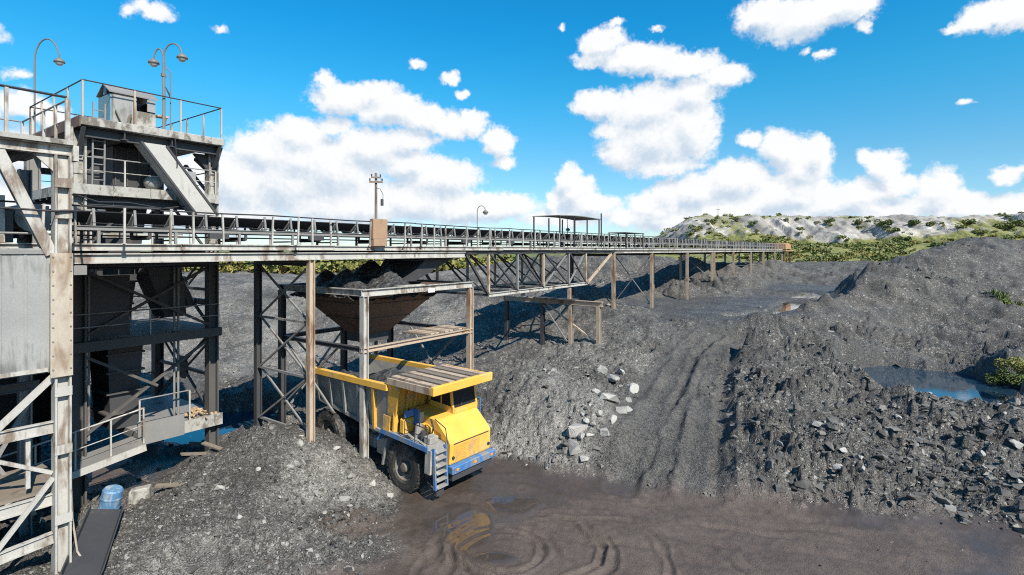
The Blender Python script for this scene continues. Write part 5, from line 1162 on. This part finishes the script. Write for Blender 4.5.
# ================================================================ stones
def rock_proto(seed, sub=1, jag=0.28):
    """broken rock: convex hull of a few points pushed out onto a squashed block, so that it keeps flat faces and hard edges"""
    rnd = random.Random(seed); bm = bmesh.new(); n = 9 if sub == 1 else 15
    ax = (rnd.uniform(0.8, 1.25), rnd.uniform(0.6, 1.0), rnd.uniform(0.45, 0.75))
    for i in range(n):
        v = Vector((rnd.uniform(-1, 1), rnd.uniform(-1, 1), rnd.uniform(-1, 1))); v = v / max(abs(v.x), abs(v.y), abs(v.z)) * rnd.uniform(0.75, 1.0)
        bm.verts.new((v.x*ax[0], v.y*ax[1], v.z*ax[2]))
    r_ = bmesh.ops.convex_hull(bm, input=bm.verts[:])
    bmesh.ops.delete(bm, geom=[v for v in bm.verts if not v.link_faces], context='VERTS')
    bmesh.ops.triangulate(bm, faces=bm.faces[:]); bmesh.ops.recalc_face_normals(bm, faces=bm.faces[:]); bm.verts.index_update()
    vs = np.array([v.co[:] for v in bm.verts]); fs = np.array([[v.index for v in f.verts] for f in bm.faces]); bm.free(); return vs, fs
protos = [rock_proto(i) for i in range(14)]
rng = np.random.default_rng(11)
def scatter(n, zone):
    """random ground points, evenly spread as the eye meets them, kept where zone() says"""
    px = rng.uniform(-30, 1060, n); t = rng.uniform(0, 1, n); Y = 1.0/(1/14.5 + (1/75.0 - 1/14.5)*t)
    X = (px - 512)*Y/FPX; p = zone(X, Y); keep = rng.uniform(0, 1, n) < p; return X[keep], Y[keep]
def stone_zone(X, Y):
    z0 = base_height(X, Y); r = np.hypot(X, Y); mud = sstep(0.25, 0.0, z0)*(r < 45)
    d = sstep(0.50, 0.64, fbm(X*0.30, Y*0.30, 3, 15))
    lh = np.exp(-(((X+7)/4)**2 + ((Y-19.5)/4)**2)); bank = np.exp(-(((X-2.8)/2.6)**2 + ((Y-25)/4)**2)); rb = sstep(7.5, 9.5, X)*sstep(31, 27, Y)
    ramp = np.exp(-((X - 6.5 - (Y - 22)*0.28)/2.2)**2) * (Y < 40)
    foot = np.exp(-((z0 - 0.15)/0.2)**2)
    basin = ((X > 8) & (Y > 42) & (z0 < 4.6))
    return (1 - mud*0.995) * np.clip(0.05 + 0.30*d + (0.15 + 0.6*d)*(lh + bank) + (0.15 + 0.55*d)*rb + 0.25*foot - 0.6*ramp, 0.015, 1) * np.where(basin, 0.05, 1)
SX, SY = scatter(95000, stone_zone)
sz_t, smud, spale, _, _, _ = terrain(SX, SY)
n = len(SX)
size = 0.014 + 0.027*rng.pareto(2.3, n); size = np.minimum(size, 0.15) * (0.62 + SY/36.0) * np.where(SX > 7.5, 1.35, np.where(SX < -4, 0.75, 1.0))
size = np.minimum(size, 0.24)
order = rng.integers(0, len(protos), n)
VV, FF, TN = [], [], []; off = 0
for i_p, (pv, pf) in enumerate(protos):
    ids = np.where(order == i_p)[0]
    if not len(ids): continue
    m_ = len(ids); a = rng.uniform(0, 2*np.pi, m_); tl = rng.normal(0, 0.5, m_)
    ca, sa, ct, st = np.cos(a), np.sin(a), np.cos(tl), np.sin(tl)
    p = np.repeat(pv[None], m_, 0) * size[ids][:, None, None] * rng.uniform(0.8, 1.2, (m_, 1, 3))
    y2 = p[..., 1]*ct[:, None] - p[..., 2]*st[:, None]; z2 = p[..., 1]*st[:, None] + p[..., 2]*ct[:, None]
    x3 = p[..., 0]*ca[:, None] - y2*sa[:, None]; y3 = p[..., 0]*sa[:, None] + y2*ca[:, None]
    VV.append(np.stack([x3 + SX[ids][:, None], y3 + SY[ids][:, None], z2 + (sz_t[ids] + size[ids]*0.05)[:, None]], -1).reshape(-1, 3))
    FF.append((pf[None] + (np.arange(m_)*len(pv))[:, None, None] + off).reshape(-1, 3)); off += m_*len(pv)
    tone = np.where(rng.uniform(0, 1, m_) < 0.07 + 0.26*spale[ids], rng.uniform(0.45, 0.95, m_), rng.uniform(0.02, 0.38, m_))
    TN.append(np.repeat(tone, len(pv)))
VV, FF, TN = np.concatenate(VV), np.concatenate(FF), np.concatenate(TN)
me = bpy.data.meshes.new('rubble'); me.vertices.add(len(VV)); me.vertices.foreach_set('co', VV.astype(np.float32).ravel())
me.loops.add(FF.size); me.loops.foreach_set('vertex_index', FF.astype(np.int32).ravel()); me.polygons.add(len(FF))
me.polygons.foreach_set('loop_start', (np.arange(len(FF))*3).astype(np.int32)); me.polygons.foreach_set('loop_total', np.full(len(FF), 3, np.int32)); me.polygons.foreach_set('use_smooth', np.zeros(len(FF), bool)); me.update(calc_edges=True)
at = me.attributes.new('tone', 'FLOAT', 'POINT'); at.data.foreach_set('value', TN.astype(np.float32)); me.materials.append(M['stone'])
tag(link_mesh('rubble', me, None), 'loose broken stones and coal lumps strewn over the heaps', 'rubble', kind='stuff')
print('rubble', n, len(FF))
# pale boulders one can pick out: (column, row, width in pixels)
def ray_ground(px, py):
    Ys = np.exp(np.linspace(math.log(14), math.log(90), 400)); Xs = wx(px, Ys); zr = wz(py, Ys); zt_ = terrain(Xs, Ys)[0]
    i = int(np.argmax(zt_ >= zr)); return Xs[i], Ys[i], zt_[i]
def boulder_mesh(seed):
    v, f = rock_proto(100 + seed, 2, 0.13); rr_ = random.Random(seed)
    bm = bmesh.new(); bv = [bm.verts.new(q) for q in v]; [bm.faces.new([bv[int(j)] for j in q]) for q in f]
    bmesh.ops.dissolve_limit(bm, angle_limit=R(12), verts=bm.verts[:], edges=bm.edges[:])
    bmesh.ops.bevel(bm, geom=bm.edges[:], offset=0.07, segments=2, affect='EDGES', clamp_overlap=True); bmesh.ops.triangulate(bm, faces=bm.faces[:])
    bmesh.ops.subdivide_edges(bm, edges=bm.edges[:], cuts=1); 
    for q in bm.verts: q.co *= 1 + rr_.uniform(-0.035, 0.035)
    bmesh.ops.triangulate(bm, faces=bm.faces[:]); bm.verts.index_update(); v = [q.co[:] for q in bm.verts]; f = [[w.index for w in q.verts] for q in bm.faces]; bm.free()
    me = bpy.data.meshes.new('boulder'); me.from_pydata([tuple(q) for q in v], [], [tuple(int(j) for j in q) for q in f]); me.materials.append(M['boulder'])
    at = me.attributes.new('tone', 'FLOAT', 'POINT'); at.data.foreach_set('value', np.full(len(v), random.Random(seed).uniform(0.45, 0.85), np.float32)); me.update(); return me
bms = [boulder_mesh(i) for i in range(7)]
def boulders(lst, label, group):
    for i, (px, py, w) in enumerate(lst):
        x, y, z = ray_ground(px, py); s = w*y/FPX*0.62
        o = link_mesh('boulder', bms[(i*3 + len(group)) % 7], None, None, (x, y, z + s*0.18)); o.scale = (s, s, s*random.uniform(0.8, 1.05)); o.rotation_euler = (random.uniform(-.4, .4), random.uniform(-.4, .4), random.uniform(0, 6.28))
        tag(o, label, 'boulder', group)
boulders([(604, 372, 13), (614, 381, 12), (610, 400, 17), (620, 374, 12), (633, 391, 12), (601, 416, 11), (575, 432, 16), (606, 434, 12), (572, 448, 15), (584, 461, 9), (590, 437, 9), (581, 438, 8), (594, 425, 9), (620, 412, 10), (629, 402, 8), (628, 412, 9), (597, 393, 8), (586, 422, 8), (613, 420, 8), (560, 448, 8)],
         'pale grey angular boulder on the rubble bank between truck and dozer tracks', 'pale boulders on the bank behind the truck')
boulders([(820, 427, 13), (843, 451, 8), (838, 472, 7), (779, 445, 7), (949, 510, 8), (860, 458, 6), (983, 457, 7), (899, 420, 6), (1000, 407, 8), (1015, 405, 9), (1004, 414, 7), (1016, 449, 8), (1020, 486, 6), (862, 470, 6)],
         'light stone lying among the dark rubble between the pond and the muddy road', 'light stones below the pond')
boulders([(337, 452, 8), (300, 446, 7), (290, 470, 7), (345, 500, 8), (372, 485, 8), (352, 478, 9), (390, 497, 7), (258, 470, 6), (220, 490, 7), (315, 495, 7), (335, 517, 6), (240, 520, 6)],
         'pale stone on the gravel heap in front of the dump truck', 'pale stones on the gravel heap')
# ================================================================ hills behind
def hill_mat():
    m, k, b = mat_new('limestone_dump'); P = k.node('ShaderNodeNewGeometry').outputs['Position']
    g = k.node('ShaderNodeAttribute', attribute_name='green').outputs['Fac']
    n1 = k.noise(k.vm('MULTIPLY', P, (1, 1, 0.35)), 0.09, 7, 0.65); n2 = k.noise(P, 0.6, 5, 0.65)
    c = k.mix(k.ramp(n1, 0.35, 0.7), (0.22, 0.205, 0.185), (0.46, 0.435, 0.40)); c = k.mix(k.ramp(n2, 0.42, 0.70, 0, 0.7), c, (0.17, 0.15, 0.125))
    veg = k.mix(k.ramp(n2, 0.3, 0.7), (0.085, 0.115, 0.028), (0.24, 0.215, 0.075))
    c = k.mix(k.ramp(k.m('ADD', g, k.m('MULTIPLY', k.m('SUBTRACT', n2, 0.5), 0.9)), 0.38, 0.62), c, veg)
    k.put(b.inputs['Base Color'], c); b.inputs['Roughness'].default_value = 0.95
    bp = k.node('ShaderNodeBump'); bp.inputs['Strength'].default_value = 0.8; bp.inputs['Distance'].default_value = 1.2
    k.put(bp.inputs['Height'], k.m('ADD', n1, k.m('MULTIPLY', n2, 0.5))); k.put(b.inputs['Normal'], bp.outputs[0]); return m
M['hill'] = hill_mat()
ridge_px = np.array([600, 630, 655, 675, 690, 705, 720, 760, 800, 850, 900, 950, 1000, 1060, 1150, 1300, 1500]); ridge_py = np.array([256, 250, 239, 229, 222, 219.5, 218.5, 218.5, 219, 219, 219.5, 219, 219, 219, 220, 221, 224])
def hill_z(X, Y):
    px = 512 + X/Y*FPX; Yr = 300.0
    top = H + (HOR - np.interp(px, ridge_px, ridge_py))*Yr/FPX; top = top + (fbm(X*0.05, Y*0.05, 3, 12) - 0.5)*3.0
    base = 7.0
    Ym = 236 + 10*(fbm(X*0.02, X*0.013, 2, 14) - 0.5)*2
    t = sstep(Ym, 292.0, Y + (ridged(X*0.045, Y*0.012, 4, 15) - 0.5)*38)
    z = base + (top - base)*t
    # low green bench in front
    bench = np.interp(px, [600, 700, 760, 800, 860, 900, 1000, 1300], [0, 3.5, 4.5, 4.0, 3.0, 3.5, 6.0, 6.0]) * sstep(150, 185, Y) * sstep(1.0, 0.0, t)
    z = z + bench + ((fbm(X*0.09, Y*0.09, 4, 16) - 0.5)*2.6 + (ridged(X*0.06, Y*0.02, 3, 17) - 0.5)*2.5)*sstep(140, 180, Y)
    z = z + ((fbm(X*0.22, Y*0.22, 3, 61) - 0.5)*2.4 + (ridged(X*0.13, Y*0.05, 3, 62) - 0.5)*3.0)*sstep(0.05, 0.3, t)*sstep(1.0, 0.85, t) + (fbm(X*0.3, Y*0.3, 3, 63)-0.5)*1.0*t
    z = np.where(Y > 300, z - (Y - 300)*0.01, z)
    return np.where(Y < 145, z - (145 - Y)*0.2, z), t
nx, ny = 620, 160
pxs = np.linspace(590, 1500, nx); Ysx = np.concatenate([np.linspace(125, 230, 50), np.linspace(232, 305, 85), np.linspace(310, 700, 25)])
YY, PX = np.meshgrid(Ysx, pxs, indexing='ij'); XX = (PX - 512)*YY/FPX
HZ, HT = hill_z(XX, YY)
fade = sstep(590, 640, PX); HZ = HZ*fade + (1 - fade)*(4.0)
gfield = fbm(XX*0.03, YY*0.03, 4, 18) + 0.25*(fbm(XX*0.012, YY*0.02, 2, 19) - 0.5)
green = np.clip(0.30 + 1.5*(gfield - 0.5) + 0.75*sstep(0.35, 0.02, HT) + 0.30*sstep(0.92, 1.0, HT), 0, 1)
hill = link_mesh('hill', grid_mesh('hill', np.stack([XX.ravel(), YY.ravel(), HZ.ravel()], -1), ny, nx, {'green': green.ravel()}, M['hill']), None)
tag(hill, kind='structure')
# ================================================================ vegetation
def bush_arrays(seed, n, lobes=6, leaf=0.16):
    r_ = np.random.default_rng(seed)
    c = r_.normal(0, 0.42, (lobes, 3)); c[:, 2] = np.abs(c[:, 2])*0.7 + 0.35; rad = r_.uniform(0.28, 0.55, lobes)
    w = r_.integers(0, lobes, n); d = r_.normal(0, 1, (n, 3)); d /= np.linalg.norm(d, axis=1)[:, None]
    p = c[w] + d*(rad[w]*r_.uniform(0.45, 1.0, n)**0.5)[:, None]; p[:, 2] = np.maximum(p[:, 2], 0.02)
    a = r_.normal(0, 1, (n, 3)); a /= np.linalg.norm(a, axis=1)[:, None]; b = np.cross(a, r_.normal(0, 1, (n, 3))); b /= np.linalg.norm(b, axis=1)[:, None]
    s = leaf*r_.uniform(0.6, 1.3, n)[:, None]
    V = np.stack([p - a*s, p + b*s*0.6, p + a*s, p - b*s*0.6], 1).reshape(-1, 3); F = np.arange(4*n).reshape(-1, 4)
    t = np.repeat(r_.uniform(0, 1, n)*0.6 + r_.uniform(0, 0.4, lobes)[w], 4); return V, F, t
def quads_mesh(name, V, F, t, mat):
    me = bpy.data.meshes.new(name); me.vertices.add(len(V)); me.vertices.foreach_set('co', V.astype(np.float32).ravel()); me.loops.add(F.size); me.loops.foreach_set('vertex_index', F.astype(np.int32).ravel())
    me.polygons.add(len(F)); me.polygons.foreach_set('loop_start', (np.arange(len(F))*4).astype(np.int32)); me.polygons.foreach_set('loop_total', np.full(len(F), 4, np.int32)); me.update(calc_edges=True)
    at = me.attributes.new('tone', 'FLOAT', 'POINT'); at.data.foreach_set('value', t.astype(np.float32)); me.materials.append(mat); return me
far_b = [quads_mesh('crown', *bush_arrays(20 + i, 420), M['leaf']) for i in range(4)]
far_y = [quads_mesh('crown', *bush_arrays(30 + i, 420), M['leaf_y']) for i in range(2)]
def hill_point(px, Y):
    x = wx(px, Y); zz, tt = hill_z(np.array([x]), np.array([float(Y)])); return x, Y, float(zz[0])
rb = random.Random(9)
# shrubs on the limestone face that stand alone: (column, row, width)
def hill_ray(px, py):
    Ys = np.linspace(150, 305, 320); z, _ = hill_z(wx(px, Ys), Ys); zr = wz(py, Ys); i = int(np.argmax(z >= zr)) if (z >= zr).any() else 290
    return wx(px, Ys[i]), Ys[i], z[i]
shr = [(907, 238, 9), (862, 222, 10), (885, 224, 14), (893, 229, 12), (915, 222, 12), (830, 221, 9), (934, 224, 10), (962, 226, 9), (968, 222, 12), (1003, 226, 14), (1018, 224, 12), (952, 244, 14), (938, 245, 12), (968, 241, 12), (985, 239, 10), (1008, 238, 11), (753, 222, 9), (735, 219, 9), (712, 221, 10), (697, 228, 11), (690, 233, 9), (980, 231, 8), (945, 232, 7), (870, 229, 7), (1022, 236, 12), (845, 244, 9), (796, 236, 10), (818, 238, 9)]
for i, (px, py, w) in enumerate(shr[:22]):
    x, y, z = hill_ray(px, py + 2); s = w*y/FPX*0.62
    o = link_mesh('shrub', far_b[i % 4], None, None, (x, y, z - 0.3*s)); o.scale = (s, s, s*0.75); o.rotation_euler.z = rb.uniform(0, 6)
    tag(o, 'dark green shrub on the skyline of the pale limestone hill' if py < 223 else ('dark green shrub halfway up the pale limestone hill face' if py < 235 else 'dark green shrub at the foot of the pale limestone hill'), 'shrub',
        'skyline shrubs of the hill' if py < 223 else ('shrubs halfway up the hill' if py < 235 else 'shrubs at the foot of the hill'))
def veg_mass(name, pts, label, mats, cat='bushes'):
    Vs, Fs, Ts = [], [], []; off = 0
    for i, (x, y, z, s) in enumerate(pts):
        V, F, t = bush_arrays(200 + i % 9, 130, 5, 0.24); a = rb.uniform(0, 6.28); ca, sa = math.cos(a), math.sin(a)
        V = np.stack([V[:, 0]*ca - V[:, 1]*sa, V[:, 0]*sa + V[:, 1]*ca, V[:, 2]], -1)*s*np.array([1, 1, rb.uniform(0.6, 0.95)]) + np.array([x, y, z - 0.25*s])
        Vs.append(V); Fs.append(F + off); off += len(V); Ts.append(np.clip(t*0.7 + rb.uniform(-0.2, 0.4), 0, 1))
    tag(link_mesh(name, quads_mesh(name, np.concatenate(Vs), np.concatenate(Fs), np.concatenate(Ts), mats), None), label, cat, kind='stuff')
pts = []; pts2 = []
for i in range(760):
    px = rb.uniform(745, 905); Y = rb.uniform(140, 250); x, y, z = hill_point(px, Y)
    q = fbm(np.array([px*0.035]), np.array([Y*0.04]), 3, 44)[0]
    if q > 0.50: pts.append((x, y, z, rb.uniform(0.9, 2.4)))
    elif q > 0.38: pts2.append((x, y, z, rb.uniform(0.7, 1.6)))
for i in range(130):
    px = rb.uniform(660, 1040); Y = rb.uniform(255, 303); x, y, z = hill_point(px, Y)
    if fbm(np.array([px*0.02]), np.array([Y*0.03]), 2, 45)[0] > 0.52: pts.append((x, y, z, rb.uniform(0.8, 2.2)))
veg_mass('green_scrub', pts, 'green scrub covering the low slope beneath the limestone hill', M['leaf_l'])
for i in range(320):
    px = rb.choice([rb.uniform(680, 800), rb.uniform(890, 1060)]); Y = rb.uniform(150, 248); x, y, z = hill_point(px, Y); pts2.append((x, y, z, rb.uniform(0.7, 1.6)))
veg_mass('dry_scrub', pts2, 'yellowing scrub along the foot of the limestone hill', M['leaf_y'])
pts = []
for i in range(330):
    px = rb.uniform(-120, 640); Y = rb.uniform(125, 190); x = wx(px, Y); pts.append((x, Y, 4.6, rb.uniform(2.2, 4.3)))
veg_mass('distant_wood', pts, 'line of yellow green woodland far behind the conveyor', M['leaf_y'], 'wood')
pts = []
for i in range(140):
    px = rb.uniform(-120, 640); Y = rb.uniform(130, 200); x = wx(px, Y); pts.append((x, Y, 4.6, rb.uniform(2.4, 4.2)))
veg_mass('distant_wood', pts, 'darker green trees mixed into the far woodland behind the conveyor', M['leaf'], 'wood')
# near shrub on the mound right of the pond: stems and leaves
near_sh = [quads_mesh('foliage', *bush_arrays(60 + i, 2600, 9, 0.055), M['leaf'] if i == 0 else M['leaf_y']) for i in range(2)]
def shrub(px, py, w, lab, k_):
    x, y, z = ray_ground(px, py); s = w*y/FPX*0.6
    e = empty('leafy_shrub', (x, y, z - 0.05), rb.uniform(0, 6), lab, 'shrub', 'shrubs beside the pond')
    st = MB()
    for q in range(9):
        a = rb.uniform(0, 6.28); l_ = rb.uniform(0.5, 1.1); st.tube([(0, 0, 0), (0.2*math.cos(a)*l_, 0.2*math.sin(a)*l_, 0.5*l_), (0.55*math.cos(a)*l_, 0.55*math.sin(a)*l_, 1.0*l_)], [0.03, 0.02, 0.008], 5)
    a = st.build('stems', M['twig'], e); a.scale = (s,)*3
    b = link_mesh('foliage', near_sh[k_], None, e); b.scale = (s, s, s*0.8)
shrub(1012, 388, 30, 'olive leafy shrub on the mound at the right edge by the pond', 0)
shrub(1030, 378, 34, 'yellowing shrub cut off by the right edge beside the pond', 1)
shrub(996, 388, 14, 'small low green tuft on the left foot of the pond mound', 0)
# grass streak on the big heap
r2 = np.random.default_rng(4); Vs, Fs, Ts = [], [], []; off = 0
for i in range(420):
    t = r2.uniform(); px = 996 + 22*t + r2.normal(0, 2.2); py = 268 + 19*t + r2.normal(0, 1.5)
    Y = 52 - 3*t; x = wx(px, Y) + r2.normal(0, .2); Y += r2.normal(0, .3); z = None
    Vs.append((x, Y)); 
zs = z_at(Vs); Vq = []
for (x, y), z in zip(Vs, zs):
    a = r2.uniform(0, 6.28); h_ = r2.uniform(0.15, 0.45); dx, dy = 0.06*math.cos(a), 0.06*math.sin(a); lx, ly = r2.normal(0, .12, 2)
    Vq += [(x - dx, y - dy, z), (x + dx, y + dy, z), (x + lx + dx*.3, y + ly + dy*.3, z + h_), (x + lx - dx*.3, y + ly - dy*.3, z + h_)]
Vq = np.array(Vq); tag(link_mesh('grass_streak', quads_mesh('grass_streak', Vq, np.arange(len(Vq)).reshape(-1, 4), r2.uniform(0, 1, len(Vq)), M['leaf']), None), 'thin streak of green grass high on the big dark heap', 'grass', kind='stuff')
# ================================================================ utility poles
up_ = wx(376, 33.0); g = float(z_at([(up_, 33.0)])[0])
po = empty('utility_pole', (up_, 33.0, g - 0.3), 0.25, 'weathered wooden utility pole with crossarms behind the gallery above the hopper', 'utility pole')
ptop = wz(173, 33.0) - g + 0.3
MB().tube([(0, 0, 0), (0, 0, ptop)], [0.12, 0.075], 9).build('pole', M['wood'], po)
MB().box(-0.40, 0.40, -0.16, -0.10, ptop - 0.62, ptop - 0.50).build('crossarm', M['wood'], po)
MB().box(-0.30, 0.30, -0.16, -0.10, ptop - 0.34, ptop - 0.24).build('crossarm', M['wood'], po)
for q in (-0.36, 0.36, -0.26, 0.26):
    z = ptop - (0.50 if abs(q) > 0.3 else 0.24); mb = MB(); mb.lathe([(0.0, 0.16), (0.035, 0.15), (0.05, 0.1), (0.035, 0.06), (0.05, 0.03), (0.02, 0.0)], 8, 'z', (q, -0.13, z)); mb.build('insulator', M['dark'], po)
MB().tube([(0.02, -0.1, ptop - 0.9), (0.25, -0.12, ptop - 1.0), (0.42, -0.1, ptop - 1.3), (0.40, -0.1, ptop - 1.7)], 0.018, 5).build('cable_loop', M['black'], po)
mb = MB(); mb.tube([(0.36, -0.1, ptop - 2.0), (0.36, -0.1, ptop - 1.6)], 0.09, 8); mb.build('floodlight', M['dark'], po)
x, y, z = hill_point(718, 298)
ma = empty('radio_mast', (x, y, z - 0.4), 0, 'thin mast standing on the skyline of the limestone hill', 'mast')
MB().tube([(0, 0, 0), (0, 0, 7.0)], [0.16, 0.08], 6).build('pole', M['dark'], ma); MB().box(-1.0, 1.0, -0.06, 0.06, 5.6, 5.8).build('crossarm', M['dark'], ma)
# ================================================================ odds and ends in the yard at the left
tr = empty('discarded_trough', (-11.75, 15.2, float(z_at([(-11.75, 15.2)])[0]) + 0.22), R(118), 'dark discarded steel trough lying slanted in the left foreground', 'trough'); tr.rotation_euler = (R(14), R(-5), R(118))
MB().box(-1.7, 1.7, -0.38, 0.38, 0, 0.04).build('base_plate', M['dark'], tr)
for sg in (-1, 1): MB().hexa([(-1.7, sg*0.38, 0.041), (1.7, sg*0.38, 0.041), (1.7, sg*0.41, 0.041), (-1.7, sg*0.41, 0.041), (-1.7, sg*0.42, 0.2), (1.7, sg*0.42, 0.2), (1.7, sg*0.45, 0.2), (-1.7, sg*0.45, 0.2)]).build('side_plate', M['dark'], tr)
x, y, z = ray_ground(107, 517)
dr = empty('plastic_drum', (x, y, z), 0.3, 'faded blue plastic drum standing in the shade below the walkway', 'drum'); dr.rotation_euler = (0.08, 0.22, 0.3)
mb = MB(); mb.lathe([(0.0, 0.0), (0.26, 0.0), (0.29, 0.06), (0.29, 0.28), (0.30, 0.30), (0.30, 0.34), (0.29, 0.36), (0.29, 0.60), (0.30, 0.62), (0.30, 0.66), (0.29, 0.68), (0.28, 0.88), (0.24, 0.93), (0.0, 0.93)], 20, 'z'); mb.build('drum_body', M['drum'], dr)
x, y, z = ray_ground(140, 498)
cbx = empty('concrete_block', (x, y, z), 0.5, 'broken concrete block at the upper end of the steel trough', 'block')
mb = MB(); mb.hexa([(-.35, -.25, -.2), (.35, -.3, -.2), (.38, .25, -.2), (-.3, .3, -.2), (-.3, -.22, .35), (.3, -.28, .42), (.32, .2, .36), (-.28, .24, .3)]); mb.build('block_body', M['concrete'], cbx, bevel=0.03)
for i, (px, py, L, a, tilt) in enumerate(((205, 447, 1.3, 0.3, 0.15), (212, 450, 1.0, -0.4, 0.1), (196, 458, 1.1, 0.9, 0.25), (170, 490, 0.9, 0.2, 0.05))):
    x, y, z = ray_ground(px, py); o = MB().box(-L/2, L/2, -0.09, 0.09, 0, 0.06).build('loose_plank', M['wood'], loc=(x, y, z + 0.12)); o.rotation_euler = (0.1, tilt, a)
    tag(o, ('longest loose plank at the foot of the right tower column', 'short plank touching the foot of the right tower column', 'steeply tilted loose plank left of the tower column', 'shortest loose plank lying on gravel nearest the steel trough')[i], 'plank', 'loose planks by the tower')
hp = world(5.45, 5.0, 2.55); r_h = np.random.default_rng(2); Vs, Fs = [], []; off = 0
for i in range(150):
    pv, pf = protos[i % len(protos)]; rad = abs(r_h.normal(0, 0.32)); a = r_h.uniform(0, 6.28); sz_ = r_h.uniform(0.03, 0.10)
    q = pv*sz_; ca, sa = math.cos(a*3), math.sin(a*3); q = np.stack([q[:, 0]*ca - q[:, 1]*sa, q[:, 0]*sa + q[:, 1]*ca, q[:, 2]], -1) + np.array([rad*1.3*math.cos(a), rad*math.sin(a), max(0.0, 0.36 - rad*0.8)*r_h.uniform(0.5, 1) + 0.03])
    Vs.append(q); Fs.append(pf + off); off += len(q)
Vs = np.concatenate(Vs); Fs = np.concatenate(Fs); me = bpy.data.meshes.new('spilled_stone'); me.from_pydata([tuple(q) for q in Vs], [], [tuple(int(j) for j in q) for q in Fs]); me.materials.append(paint('ochre_stone', (0.42, 0.30, 0.19), (0.26, 0.19, 0.13), 0.5, 0.9))
o = link_mesh('spilled_stone', me, None, None, hp); o.rotation_euler.z = RZ
tag(o, 'small pile of ochre spilled stone on the lower landing of the tower', 'stones', kind='stuff')
